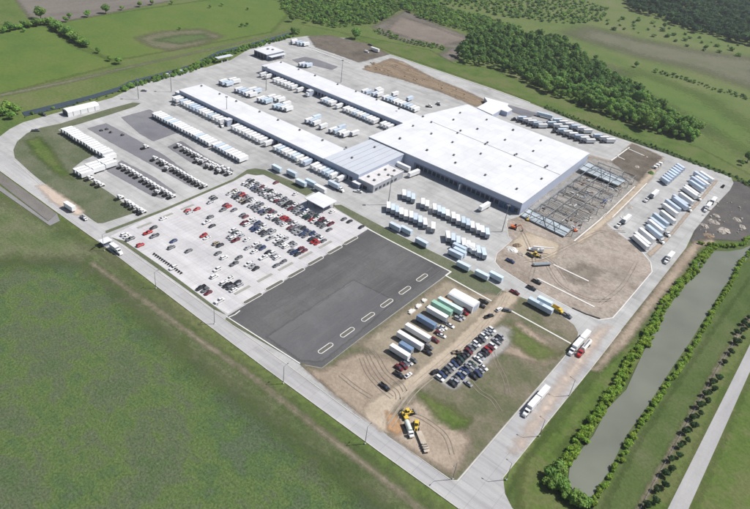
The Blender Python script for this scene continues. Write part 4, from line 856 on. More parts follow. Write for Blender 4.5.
# yard mobile offices (portal-like ramps) at the docks
def ramp_box(x, y, lb):
    o = thing('dock_office', lb, 'office', (x, y, 0)); MB().box(-2, 2, -2.5, 2.5, .3, 5.2).build('wall', M('wall'), o); MB().box(-2.2, 2.2, -2.7, 2.7, 5.2, 5.5).build('roof', M('white_roof'), o); MB().box(-.9, .9, -2.58, -2.48, .3, 3.4).build('door', M('dock'), o)
x, y = tl(220, 85)(75, 300); ramp_box(x, y0 - 4.5, 'tall white dock office between the two dock rows of the front terminal')
x, y = T(610, 490); ramp_box(x, yb - 5, 'tall white dock office in the dock row of the second terminal')
x, y = tl(220, 85)(20, 310); TT(('cabw',), (x, y - 1, GZ), -.4, 'white tractor turning in front of the front terminal dock office', None)
# perimeter road traffic
T = tl(650, 145)
x, y = T(480, 420); semi(x, y, H90, [8.5], 'rig on the right perimeter road, upper one')
CAR(('pickup', 'k', True), (*T(545, 315), GZ), H90, 'black pickup at the top right bend of the perimeter road', None)
x, y = T(408, 497); semi(x + .3, y + 1, -H90, [8.5], 'rig on the right perimeter road, dark-fronted lower one')
T = tl(630, 200, 6.25); x, y = T(215, 395); semi(x + .5, y + 2, -H90 - .03, [8.5], 'white rig driving down beside the construction ground')
T = tl(500, 310)
x, y = T(530, 328); semi(x, y + 1, -H90 - .02, [8.5, 8.5], 'white double rig at the street corner')
x, y = T(592, 342); t_ = TT(('cabr',), (x, y, GZ), -H90, 'red tractor of the tanker beside the white double rig', None) if False else None
for o_ in [0]:
    key = 'redcab'
    mat('redcab', (.45, .03, .03), .35, 0, .05, .5, coat=.4); TT(('redcab',), (x, y + 1, GZ), -H90, 'red tractor beside the white double rig', None)
    tk = thing('tank_trailer', 'white tank trailer behind the red tractor at the street corner', 'tank trailer', (*T(635, 290), GZ), -H90)
    MB().tube((-5, 0, 2.2), (4.4, 0, 2.3), 1.15, n=18).build('tank', M('twhite'), tk); b = MB(); b.box(-4.6, 4.2, -.5, .5, .75, 1.1); b.build('underframe', M('dark'), tk); axle(tk, -3.6); axle(tk, -2.3)
    MB().box(-4, 3.4, -.35, .35, 3.4, 3.55).build('catwalk', M('metal'), tk)
T = tl(360, 370, 3.66); x, y = T(605, 165); semi(x, y + 1.2, -H90 - .02, [8.5, 8.5], 'white double rig driving down the street')
T = tl(75, 200)
vx, vy = T(300, 378); 
TR((5.5, 'twhite', 3.4), (vx - .3, vy, GZ), math.pi, 'short white box trailer on the road beside the gatehouse', None); TT(('cabw',), (vx + 3.4, vy - .2, GZ), 0, 'white tractor coupled to the short trailer at the gatehouse', None)
gh = thing('gatehouse', 'small white gatehouse with overhanging roof at the road gate', 'gatehouse', (*T(232, 335), 0))
MB().box(-1.6, 1.6, -2, 2, 0, 2.8).build('wall', M('wall_base'), gh); MB().box(-2.4, 2.4, -2.9, 2.9, 2.8, 3.1).build('roof', M('white_roof'), gh); MB().box(-1.66, -1.58, -1.2, 1.2, 1.1, 2.2).build('window', M('glass'), gh)
b0 = T(205, 322); b1 = T(118, 384)
MB_ = MB(); MB_.tube((b0[0], b0[1], 1.1), (b1[0], b1[1], 1.1), .14); MB_.box(b0[0] - .3, b0[0] + .3, b0[1] - .3, b0[1] + .3, 0, 1.3); tag(MB_.build('barrier_arm', M('dark')), 'long dark swing arm reaching from the gatehouse over the grass', 'gate')
x, y = tl(0, 150, 6.79)(478, 408); TR((8.5, 'twhite'), (x, y, GZ), .05, 'white trailer with dark wheels standing on the pinkish sand of the bend', None)
x, y = tl(0, 150, 6.79)(570, 470); CAR(('pickup', 'g', True), (x, y, GZ), 0, 'grey pickup on the road bend above the gate', None)
for i, (a, b, c, rz) in enumerate([(36, 131.5, 'g', .9), (43.5, 115.5, 'k', .2)]):
    x, y = at(a, b); CAR(('pickup', c, True), (x, y, GZ), rz, ['grey pickup on the left road bend', 'dark pickup beside the white round-roofed shed'][i], None)
for i, (a, b) in enumerate([(167, 76), (181, 72.5), (144, 91.5)]):
    x, y = at(a, b); CAR(('van' if i < 2 else 'sedan', 'w' if i < 2 else 'g', True), (x, y, GZ), .8, ['white van by the canal fence', 'second white van by the canal fence, nearer the fuel roof', 'grey car alone at the left end of the yard'][i], None)
x, y = at(173.8, 105.5); CAR(('sedan', 'g', True), (x, y, GZ), .3, 'grey car in front of the first docked trailers', None)

# ---------------- impound lot
g = 'long trailers parked in the impound lot'
for c, col in (('imp_blue', (.17, .25, .38)), ('imp_green', (.30, .52, .42)), ('imp_orange', (.55, .33, .20)), ('imp_aqua', (.58, .70, .68))): mat(c, col, .5, 0, .12, .4)
for i, (y, x0_, x1_, c, lb) in enumerate([(198.6, -121.5, -110.5, 'twhite', 'white trailer at the lower end of the impound lot'), (203.2, -119.5, -112, 'imp_blue', 'short blue-grey trailer between two white ones, impound lot'), (209, -125, -110, 'twhite', 'broad white trailer above the short blue one, impound lot'),
        (216.4, -125.5, -110.8, 'twhite', 'white trailer with a lean shadow below the blue one, impound lot'), (226.6, -125.6, -114.3, 'imp_blue', 'blue-sided trailer in the middle of the impound lot'), (236.2, -126, -113.6, 'twhite', 'white trailer above the grey gap of the impound lot'),
        (242, -127, -114.5, 'imp_green', 'green trailer, lower of the two greenish ones'), (247, -126.2, -111.2, 'imp_aqua', 'pale greenish white trailer beside the green one')]):
    L = round(x1_ - x0_, 1); TR((L, c), ((x0_ + x1_) / 2, y, .18), math.pi if i % 2 else 0, lb, g)
o = thing('storage_container', 'low orange container behind the pale greenish trailer', 'container', (-123, 251.4, .15), .05); b = MB(); b.box(-3, 3, -1.2, 1.2, 0, 1.9); b.build('shell', MATS['imp_orange'], o); MB().box(3.0, 3.06, -1, 1, .1, 1.8).build('door', M('steel_rust'), o)
T = tl(370, 290)
for i, (u, v, L) in enumerate([(313, 170, 4.5), (365, 130, 4), (408, 88, 3)]):
    x, y = T(u, v); o = thing('concrete_block', '%s white block stack from the lower end beside the dark lot' % ORD[i + 1], 'block', (x, y, .2), H90 - .0); b = MB(); b.box(-L / 2, L / 2, -.8, .8, 0, .9); b.box(-L / 4, L / 3, .85, 1.7, 0, .8); b.build('blocks', M('kerb'), o)
T = tl(370, 345)
cl = [('suv', 'm', 215, 180, 0), ('suv', 'm', 248, 168, 0), ('sedan', 'g', 262, 148, 0), ('sedan', 's', 288, 138, 0), ('suv', 'g', 322, 122, 0), ('pickup', 'k', 215, 232, 0), ('sedan', 'w', 284, 236, 1.5), ('pickup', 'k', 108, 322, -.1), ('suv', 'k', 485, 210, 1.35),
      ('pickup', 'k', 425, 62, 0), ('suv', 'g', 440, 25, 0)]
T2 = tl(370, 290)
cl2 = [('suv', 'm', 484, 385, 0), ('suv', 'm', 515, 335, .1), ('sedan', 'w', 535, 350, .2), ('sedan', 's', 510, 290, .4), ('sedan', 'w', 545, 290, .2), ('sedan', 'w', 600, 275, 0), ('sedan', 'g', 572, 258, .3), ('suv', 's', 655, 225, .1), ('sedan', 's', 680, 212, .1), ('suv', 'r', 705, 180, 0), ('suv', 'm', 715, 160, .1), ('pickup', 't', 655, 475, .9), ('sedan', 'w', 525, 315, 1.2)]
T3 = tl(440, 270)
cl3 = [('pickup', 'k', 300, 275, .2), ('pickup', 'k', 325, 245, .2), ('suv', 'm', 180, 330, .1), ('pickup', 'k', 365, 355, 1.2), ('suv', 'w', 440, 305, 1.4), ('suv', 'g', 500, 312, .6), ('pickup', 'm', 558, 176, 0), ('pickup', 'k', 682, 143, 0), ('pickup', 'k', 722, 97, 0)]
T4 = tl(500, 245)
cl4 = [('pickup', 'b', 75, 128, 0), ('pickup', 'g', 605, 330 - 0, 0)]
n = 0
for TT_, LL, wh in ((T, cl, 'by the lower end of the dirt drive'), (T2, cl2, 'in the middle of the impound lot'), (T3, cl3, 'around the upper mouth of the dirt drive'), (T4, cl4[:1], 'parked on the construction dirt by the curved kerb')):
    for i, (kd, c, u, v, rz) in enumerate(LL):
        x, y = TT_(u, v); CAR((kd, c, True), (x, y, .22), rz, '%s %s, @L from the left %s' % (PNAME[c], {'sedan': 'car', 'suv': 'suv', 'pickup': 'pickup', 'van': 'van'}[kd], wh), 'vehicles ' + wh)
T5 = tl(500, 310); x, y = T5(500, 50); CAR(('pickup', 'g', True), (x, y, GZ), -.1, 'dark grey pickup with trailer hitch on the street corner', None)
# rows of impounded cars, along y, noses along x
def imp_row(x, ya, yb_, s, where, shift=0):
    p = (yb_ - ya) / (len(s) - 1)
    for i, c in enumerate(s):
        if c == '.': continue
        kd = rnd.choice(['sedan', 'suv', 'pickup', 'suv']); c = rnd.choice('kkkkbsw') if c == 'k' else c
        CAR((kd, c, True), (x + rnd.uniform(-.4, .4), ya + p * i, .22), (0 if rnd.random() > .3 else math.pi) + rnd.uniform(-.05, .05) - .12, '%s car, @B from the lower end of %s' % (PNAME[c], where), 'cars parked in rows on the gravel pad')
imp_row(-93.4, 199.6, 248.5, 'wkkgkbknkkmgswkgkkkw', 'the upper row on the gravel pad')
imp_row(-86.8, 200.8, 247.0, 'kkgkkkgkn.wskkrmk.kkk', 'the second row on the gravel pad')
imp_row(-81.9, 206.3, 221.0, 'k.kksw', 'the outer gravel pad row')

# ---------------- car park
def mixc(c):
    return rnd.choice('kkkswbgwm') if c == 'k' else c
rows = [(262.4, -293.6, -218.5, 'gkwgskwgkkwgkgskkwgsbkkgnwmkkm', 0, 'the upper line of the top car park row'),
        (257.3, -291.8, -220.0, 'kgwkgkgswkgwkgskkmgkgwnkrwkkg', 1, 'the lower line of the top car park row'),
        (245.6, -289.0, -208.6, 'twgrmkgw.kg.wkkg.wrrkgwsgkbgbskkg', 0, 'the upper line of the second car park row'),
        (240.6, -288.0, -209.5, 's.gkwtk.sgkkkg.wkkgsw.kgssbg.krr', 1, 'the lower line of the second car park row'),
        (229.0, -291.5, -209.0, 'gk...mr.g..gk.wsbkw.gk.wws.gs.mk', 0, 'the upper line of the third car park row'),
        (223.8, -287.0, -209.0, 'k....g.......kk.kbwkg.s.wgkw.kkk', 1, 'the lower line of the third car park row'),
        (212.6, -285.6, -209.0, 'r....g.......kgws.w..wgb.kwsw.g', 0, 'the upper line of the fourth car park row'),
        (207.2, -288.0, -209.0, 'rs.....k.k.....swk...k.w..w...g', 1, 'the lower line of the fourth car park row'),
        (196.8, -259.0, -209.0, 'rk..tk.....g..wsk..', 0, 'the upper line of the fifth car park row'),
        (191.0, -289.6, -209.0, 'k.................g.w..k......', 1, 'the lower line of the fifth car park row'),
        (180.6, -284.6, -209.0, 'k......k....g........w...w.ks', 0, 'the upper line of the sixth car park row'),
        (175.4, -282.0, -208.0, 'r.k.....g.............w..wkgw', 1, 'the lower line of the sixth car park row'),
        (164.4, -289.0, -206.0, 'kwg..r.........w.......kgk..k', 0, 'the car park line along the road verge')]
for (y, xa, xb, s, flip, where) in rows:
    n = 0; L = max(1, len(s) - 1); p = (xb - xa) / L
    for i, c in enumerate(s):
        if c == '.': continue
        c = mixc(c); n += 1; kd = rnd.choices(['sedan', 'suv', 'pickup'], [5, 3, 3])[0]
        back = rnd.random() < .25
        rz = (H90 if flip else -H90) + (math.pi if back else 0)
        CAR((kd, c, False), (xa + p * i + rnd.uniform(-.15, .15), y + rnd.uniform(-.35, .35), cp_z), rz + rnd.uniform(-.03, .03), '%s %s, @L from left, %s' % (PNAME[c], {'sedan': 'car', 'suv': 'suv', 'pickup': 'pickup'}[kd], where[4:]), 'cars in ' + where)
for i, (u, v, c) in enumerate([(345, 250, 'm'), (490, 335, 'w')]):
    x, y = tl(230, 150)(u, v); CAR(('sedan', c, False), (x, y, cp_z), H90, '%s car alone at the upper edge of the car park' % PNAME[c], None)
for i, (u, v, c) in enumerate([(90, 355, 'w'), (180, 410, 'g'), (222, 428, 'k'), (310, 470, 'k'), (70, 490, 'g')]):
    x, y = tl(320, 165)(u, v); CAR(('sedan', c, False), (x, y, cp_z), H90, '%s car, @L from the left below the white canopy' % PNAME[c], 'cars below the white canopy')
# row end islands
for i, (x, ya, yb_) in enumerate([(-205.5, 238, 249), (-205.5, 221.5, 232), (-205.3, 205, 216), (-205.3, 189.5, 200), (-205.3, 173.5, 184), (-291.8, 205.5, 215), (-291.5, 190, 199), (-290.8, 174, 183.5)]):
    b = MB(); b.box(x - .9, x + .9, ya, yb_, 0, cp_z + .12); struct(b.build('parking_island', mat('island_paving', (.30, .30, .27), .9, 0, .12, .5)), 'narrow kerbed island at a row end of the car park')

# ================================================================== MACHINES
def excavator(px_, rz, lb, T, sc=1, col='yellow'):
    x, y = T(*px_); o = thing('excavator', lb, 'excavator', (x, y, .2), rz); o.scale = (sc,) * 3
    for s in (-1, 1): MB().loft([(-1.9, .3, 0, .35, .05), (-1.6, .3, 0, .85, .1), (1.6, .3, 0, .85, .1), (1.9, .3, 0, .35, .05)]).build('track', M('dark'), o).location = (0, s * 1.15, 0)
    b = MB(); b.box(-1.9, 1.0, -1.25, 1.25, .95, 1.9, .1); b.build('body', M(col), o); b = MB(); b.box(.1, 1.4, .3, 1.2, 1.0, 2.9, .08); b.build('cab', M('glass'), o)
    MB().tube((1.0, -.3, 1.4), (3.6, -.3, 3.9), .32, .25).build('boom', M(col), o); MB().tube((3.6, -.3, 3.9), (5.6, -.3, 1.6), .24, .16).build('dipper', M(col), o)
    MB().box(5.1, 6.0, -.8, .2, .5, 1.5, .15).build('bucket', M('steel'), o); return o
def loader(px_, rz, lb, T, col='yellow'):
    x, y = T(*px_); o = thing('wheel_loader', lb, 'loader', (x, y, .2), rz)
    b = MB(); b.loft([(-2.8, .9, .7, 1.9, .2), (-1.0, 1.0, .7, 2.0, .2), (.2, .8, .8, 1.6, .1), (1.6, .6, .8, 1.4, .1)]); b.build('body', M(col), o); MB().box(-1.0, .4, -.75, .75, 1.9, 3.2, .1).build('cab', M('glass'), o); MB().box(-1.0, .45, -.8, .8, 3.2, 3.3).build('cab_roof', M(col), o)
    for x_ in (-1.8, 1.3):
        for s in (-1, 1): MB().tube((x_, s * .95, .75), (x_, s * 1.4, .75), .75, n=14).build('wheel', M('tyre'), o)
    b = MB(); b.tube((1.2, .5, 1.3), (3.0, .5, .8), .14); b.tube((1.2, -.5, 1.3), (3.0, -.5, .8), .14); b.build('lift_arm', M(col), o)
    MB().add([(2.9, -1.4, .2), (4.1, -1.4, .2), (2.9, -1.4, 1.3), (2.9, 1.4, .2), (4.1, 1.4, .2), (2.9, 1.4, 1.3)], [(0, 1, 2), (3, 5, 4), (0, 3, 4, 1), (0, 2, 5, 3)]).build('bucket', M('metal'), o); return o
T = tl(380, 390)
loader((205, 185), 1.1, 'yellow wheel loader nearest the dirt drive', T); loader((268, 285), -1.0, 'yellow wheel loader between the dirt patch and the pale truck', T)
excavator((190, 215), 2.6, 'yellow digger with dark arm behind the first loader', T, .8)
o = thing('water_truck', 'pale green tank truck parked beside the yellow machines', 'tank truck', (*T(215, 315), .2), -.62)
MB().tube((-4.2, 0, 1.9), (1.2, 0, 1.9), 1.1, n=16).build('tank', mat('tank_pale', (.62, .70, .64), .45), o); b = MB(); b.loft([(1.5, 1.1, .8, 2.4, .1), (2.6, 1.1, .8, 2.5, .15), (3.0, 1.05, .8, 1.7, .15), (3.9, .95, .7, 1.5, .15)]); b.build('cab', M('cabw'), o)
MB().box(-4.4, 3.4, -.45, .45, .55, .85).build('chassis', M('dark'), o); MB().box(2.62, 2.98, -.9, .9, 1.75, 2.35, .1).build('windscreen', M('glass'), o); axle(o, 3.0, 2.3, .5, False); axle(o, -2.4); axle(o, -3.6)
o = thing('flatbed_trailer', 'long low pale flatbed trailer standing behind the tank truck', 'trailer', (*T(318, 400), .2), -.62)
b = MB(); b.box(-5.5, 5.5, -1.2, 1.2, 1.0, 1.2); b.build('deck', mat('deck_wood', (.45, .39, .32), .9, 0, .2), o); MB().box(-5, 5, -.5, .5, .7, .98).build('underframe', M('dark'), o); axle(o, 4.2); axle(o, 3.0); axle(o, -4.6)
for k in range(3): MB().box(1.2 + k * 1.2, 1.9 + k * 1.2, -1.0, 1.0, 1.21, 1.8).build('load', M('boulder'), o)
T = tl(500, 245)
loader((262, 88), .5, 'yellow loader beside the white dump truck on the reddish dirt', T)
x, y = T(425, 497); o = thing('dump_truck', 'yellow dump truck stopped on the street corner', 'dump truck', (x, y, GZ), -.1)
b = MB(); b.loft([(1.0, 1.1, .8, 2.6, .1), (2.2, 1.1, .8, 2.6, .15), (2.5, 1.0, .8, 1.7, .15), (3.4, .95, .7, 1.5, .15)]); b.build('cab', M('yellow'), o); b = MB()
b.box(-3.6, .8, -1.2, 1.2, 1.1, 1.25); [b.box(-3.6, .8, s * 1.15 - .06, s * 1.15 + .06, 1.26, 2.5) for s in (-1, 1)]; b.box(.68, .8, -1.08, 1.08, 1.26, 2.6); b.build('dump_body', M('yellow'), o); MB().box(-3.5, 3.0, -.45, .45, .6, 1.0).build('chassis', M('dark'), o); axle(o, 2.5, 2.3, .5, False); axle(o, -1.6); axle(o, -2.8)
x, y = T(270, 50); o = thing('mobile_crane', 'white mobile crane with long lowered boom on the reddish dirt', 'crane', (x, y, .2), .55)
b = MB(); b.box(-5, 3.6, -1.2, 1.2, .9, 1.5); b.box(2.2, 4.4, -1.2, 1.2, 1.5, 2.5, .1); b.build('carrier', M('twhite'), o); MB().box(-2.6, .4, -1.1, 1.1, 1.55, 2.8, .1).build('superstructure', M('twhite'), o)
MB().loft([(-2.5, .5, 2.9, 3.6, .05), (4, .42, 3.4, 4.0, .05), (10.5, .25, 4.1, 4.5, .05)]).build('boom', M('twhite'), o); [axle(o, q, 2.4) for q in (-3.8, -2.6, 2.2, 3.4)]
x, y = T(225, 85); CAR(('pickup', 'k', True), (x, y, .2), -.2, 'black pickup parked beside the white mobile crane', None)
x, y = T(310, 155); o = thing('flatbed_trailer', 'grey flatbed stacked with steel beside the foundation strips', 'trailer', (x, y, .2), .93)
MB().box(-6, 6, -1.2, 1.2, 1, 1.2).build('deck', M('metal'), o); [MB().box(-5.5, 5.5, -1 + k * .55, -.7 + k * .55, 1.21, 1.6).build('steel_beam', M('deck'), o) for k in range(4)]; axle(o, -4.8); axle(o, -3.6); axle(o, 4.6)
T = tl(500, 190)
o = excavator((100, 290), .3, 'orange red digger by the curved kerb at the hall corner', T, 1.1, 'orange')
excavator((205, 190 + 40), 2.0, 'yellow small digger between the hall corner and the roof deck', T, .7)
x, y = T(560, 310); o = thing('boom_lift', 'rusty orange boom lift at the lower corner of the steel frame', 'boom lift', (x, y, .1), 2.5)
MB().box(-1.3, 1.3, -1, 1, .4, 1.3).build('base', M('orange'), o); [MB().tube((a, s * .85, .42), (a, s * 1.2, .42), .42, n=10).build('wheel', M('tyre'), o) for a in (-.9, .9) for s in (-1, 1)]; MB().tube((-.6, 0, 1.3), (3.0, 0, 5.2), .16).build('boom', M('orange'), o); MB().box(2.8, 3.8, -.7, .7, 5.0, 6.0).build('basket', M('steel'), o)
T = tl(560, 150)
x, y = T(330, 400); o = thing('scissor_lift', 'blue scissor lift inside the steel frame', 'lift', (x, y, .1), .8)
MB().box(-1.3, 1.3, -.8, .8, .25, 1.0).build('base', mat('lift_blue', (.08, .14, .4), .5), o); b = MB(); b.tube((-1.1, .5, 1), (1.1, .5, 2.2), .07); b.tube((1.1, .5, 1), (-1.1, .5, 2.2), .07); b.tube((-1.1, -.5, 1), (1.1, -.5, 2.2), .07); b.tube((1.1, -.5, 1), (-1.1, -.5, 2.2), .07); b.build('scissor_arm', M('metal'), o); MB().box(-1.4, 1.4, -.85, .85, 2.25, 2.9).build('platform', mat('lift_blue', (.08, .14, .4), .5), o)
# material stacks, spoil heaps and rubble
def heap(x, y, r, h, lb, mt_, cat='heap', name='earth_heap', seed=0):
    rr = random.Random(seed); vs, fs = [(0, 0, h)], []; n = 14; rings = 4
    for k in range(1, rings + 1):
        for i in range(n):
            a = 2 * math.pi * i / n; q = k / rings; rad = r * q * (1 + rr.uniform(-.22, .22)); vs.append((math.cos(a) * rad * 1.3, math.sin(a) * rad, h * (1 - q) ** .8 * (1 + rr.uniform(-.25, .25)) - (.1 if k == rings else 0)))
    for i in range(n): fs.append((0, 1 + i, 1 + (i + 1) % n))
    for k in range(rings - 1):
        for i in range(n): a = 1 + k * n; fs.append((a + i, a + n + i, a + n + (i + 1) % n, a + (i + 1) % n))
    b = MB(); b.add(vs, fs); o = b.build(name, mt_); o.location = (x, y, .1); o.rotation_euler.z = rr.uniform(0, 6); tag(o, lb, cat); return o
i = 0
for (a, b_, r, h, mt_, lb) in [(512, 250, 3.5, 1.6, 'kerb', 'white debris pile inside the curved kerb'), (517, 246, 2.6, 1.8, 'spoil', 'brown spoil heap behind the white debris'), (521, 254.5, 2.2, 1.1, 'boulder', 'grey rubble heap near the blue pickup'),
        (368, 67, 4, 1.6, 'spoil', 'brown heap at the left tip of the graded strip'), (374, 64, 3.5, 1.8, 'spoil', 'dark heap at the left end of the graded strip'), (380, 70, 3.5, 1.5, 'spoil', 'long brown heap inside the graded strip'), (396, 66, 4, 1.4, 'spoil', 'spoil mound along the back of the graded strip'), (410, 70, 4, 1.2, 'spoil', 'low spoil mound midway along the graded strip'), (430, 78, 3, 1.2, 'spoil', 'spoil mound near the right end of the graded strip'),
        (714, 222, 3.5, 1.6, 'boulder', 'pale rubble heap at the centre of the muddy corner'), (724, 231, 4.5, 1.8, 'boulder', 'round grey rubble heap above the pond hedge'), (737, 220, 3, 1.4, 'boulder', 'light rubble heap at the right frame edge'), (716, 216, 2.5, 1.2, 'boulder', 'small pale rubble heap beside the right road'), (704, 226, 3, 1.5, 'boulder', 'rubble heap against the right road kerb'), (742, 227, 2.6, 1.2, 'boulder', 'last rubble heap at the far right edge'), (709, 236, 3.6, 1.0, 'spoil', 'brown heap at the end of the mud track'), (645, 157, 1.8, 1, 'spoil', 'small brown heap in the fenced soil corner'), (637, 167, 2.2, 1, 'boulder', 'pale heap at the middle of the fenced soil corner'),
        (618, 228, 2.2, 1.1, 'boulder', 'pale pallet heap at the lower left of the right lot'), (623, 218, 2.4, 1.1, 'kerb', 'white material heap along the left side of the right lot'), (630, 208, 2.0, 1.0, 'boulder', 'pale material heap further up the left side of the right lot')]:
    x, y = at(a, b_); i += 1; heap(x, y, r, h, lb, M(mt_), 'heap', 'earth_heap' if mt_ == 'spoil' else 'rubble_heap', i)
x, y = tl(580, 130)(530, 325); o = heap(x, y, 2.6, 2.2, 'round dark bush-like heap beside the haul strip', M('leaf_dark'), 'bush', 'dark_bush', 77)
for i, (u, v) in enumerate([(560, 290), (578, 275), (598, 262)]):
    x, y = tl(580, 130)(u, v); o = thing('site_cabin', '%s small white cabin from the lower end beside the soil corner' % ORD[i + 1], 'cabin', (x, y, .1), .1); MB().box(-1.5, 1.5, -1.2, 1.2, 0, 2.2).build('shell', M('twhite'), o); MB().box(-.4, .4, -1.25, -1.19, 0, 1.9).build('door', M('dark'), o)
# gas meter / junk trailers at top dirt
T = tl(330, 40); x, y = T(335, 88); TR((11, 'twhite'), (x, y, GZ), .02, 'grey white trailer with a dark side on the top dirt corner', None)
x, y = T(300, 42); CAR(('pickup', 'k', True), (x, y, GZ), .1, 'dark pickup at the top edge of the dirt corner', None); x, y = T(275, 95); CAR(('van', 'w', True), (x, y, GZ), .0, 'white van beside the trailer on the top dirt corner', None)
T = tl(390, 80, 5.357)
for i, (u, v, rz) in enumerate([(258, 133, 2.4), (208, 146, .8)]):
    x, y = T(u, v); TT(('cabw',), (x, y, GZ), rz, ['white tractor alone left of the big hall back corner', 'second lone tractor left of the big hall back corner, nearer the packed row'][i], None)

# ================================================================== LAMPS
def mk_lamp(h, heads):
    t = thing('street_lamp' if heads == 1 else 'floodlight_mast', '-', 'lamp post'); b = MB(); b.tube((0, 0, .6), (0, 0, h), .16 if h < 15 else .3, .09 if h < 15 else .14, n=8); b.build('pole', M('metal'), t); MB().tube((0, 0, 0), (0, 0, .6), .35, n=10).build('base', M('kerb'), t)
    if heads == 1:
        MB().tube((0, 0, h - .1), (0, 2.2, h + .3), .07, n=6).build('arm', M('metal'), t); MB().box(-.2, .2, 1.9, 2.7, h + .2, h + .42, .05).build('lamp_head', M('metal'), t)
    else:
        for k in range(heads):
            a = 2 * math.pi * k / heads; o = MB().box(-.35, .35, .3, 1.2, h - .3, h + .05, .05).build('lamp_head', M('metal'), t); o.rotation_euler.z = a
    return t
LP = Proto(mk_lamp)
for i, (a, b_, h, n, rz, lb) in enumerate([(365, 444, 10.4, 1, 0, 'street lamp on the outer verge opposite the dirt drive mouth'), (156, 288.6, 10.4, 1, 0, 'street lamp on the outer verge beside the upper car park end'), (214.5, 324, 10.4, 1, 0, 'street lamp on the outer verge near the dark lot corner'), (283.3, 383.7, 10.4, 1, 0, 'street lamp on the outer verge below the dark lot'),
        (452.5, 479.5, 10.4, 1, 3.14, 'street lamp at the inner corner of the junction'), (506, 480, 10.4, 1, 1.57, 'street lamp on the right corner of the junction'), (539, 436.4, 10.4, 1, 1.57, 'street lamp right of the street, above the junction'), (569, 396, 10.4, 1, 1.57, 'street lamp right of the street beside the pond bank'), (104.4, 250.7, 10.4, 1, 0, 'street lamp at the gatehouse'),
        (341, 82.7, 22, 4, 0, 'tall mast behind the second terminal'), (266, 91, 22, 4, 0, 'tall mast between the two terminals'), (171.5, 92, 18, 4, 0, 'tall mast at the left end of the front terminal'), (138.7, 99.6, 18, 4, 0, 'tall mast beside the grass sliver by the canal road'), (388, 205, 22, 4, 0, 'tall mast on the centre yard near the office'), (227, 118, 18, 4, 0, 'tall mast beside the yard trailers'), (502, 232, 20, 4, 0, 'tall mast by the construction kerb')]):
    x, y = at(a, b_); LP((h, n), (x, y, .05), rz, lb, 'street lamps along the site roads' if n == 1 else 'floodlight masts of the yard')

# small dark posts along the lower left edge of the car park
pa, pb = tl(100, 210)(405, 335), tl(100, 210)(608, 478)
for i in range(14):
    f = i / 13; o = thing('bollard', 'dark low bollard, @L from the left in the line at the car park edge', 'bollard', (pa[0] + (pb[0] - pa[0]) * f, pa[1] + (pb[1] - pa[1]) * f, cp_z), 0, 'dark bollards at the car park edge')
    MB().box(-.35, .35, -.9, .9, 0, .25, .05).build('footing', M('dark'), o); MB().box(-.15, .15, -.6, .6, .25, 1.0, .03).build('rail', M('dark'), o)
sheet('slab', rect(-141.2, -135.5, 371, 489), bz + .02, ground_mat('slab_grey', [(.20, .20, .205), (.26, .26, .26), (.31, .31, .30)], big=.03, mid=.15, fine=.6, tufts=.2, bump=0), 'grey slab strip along the right wall of the hall')
# loose building material under the frame
rm = random.Random(3)
for i in range(130):
    x, y = rm.uniform(-134, -104), rm.uniform(368, 488); rz = rm.choice([0, 1.57, rm.uniform(0, 3)]); L = rm.uniform(1, 5)
    o = MB().box(-L / 2, L / 2, -rm.uniform(.2, .8), rm.uniform(.2, .8), 0, rm.uniform(.2, .8)).build('material_pile', M(rm.choice(['kerb', 'steel_rust', 'deck', 'spoil', 'metal', 'boulder', 'door_w'])))
    o.location = (x, y, bz + .03); o.rotation_euler.z = rz; tag(o, 'small pile of building material on the floor under the steel frame', 'material', 'material piles under the steel frame')
# rubble pieces on the muddy corner and trench clods
for i in range(70):
    if i < 30: a, b = rm.uniform(700, 745), rm.uniform(200, 236); lb, gp = 'stray rubble lump on the grey muddy corner', 'rubble lumps on the muddy corner'
    else:
        f = rm.random(); a, b = 366 + 100 * f, 66 + 32 * f + rm.uniform(-6, 3); lb, gp = 'stray earth clod on the graded tan strip', 'earth clods on the graded strip'
    x, y = at(a, b); s_ = rm.uniform(.4, 1.1); o = MB().box(-s_, s_, -s_ * .7, s_ * .7, 0, s_ * .8, s_ * .25).build('rubble_lump' if i < 30 else 'earth_clod', M('boulder' if i < 30 else 'spoil')); o.location = (x, y, .1); o.rotation_euler.z = rm.uniform(0, 3); tag(o, lb, 'rubble', gp)
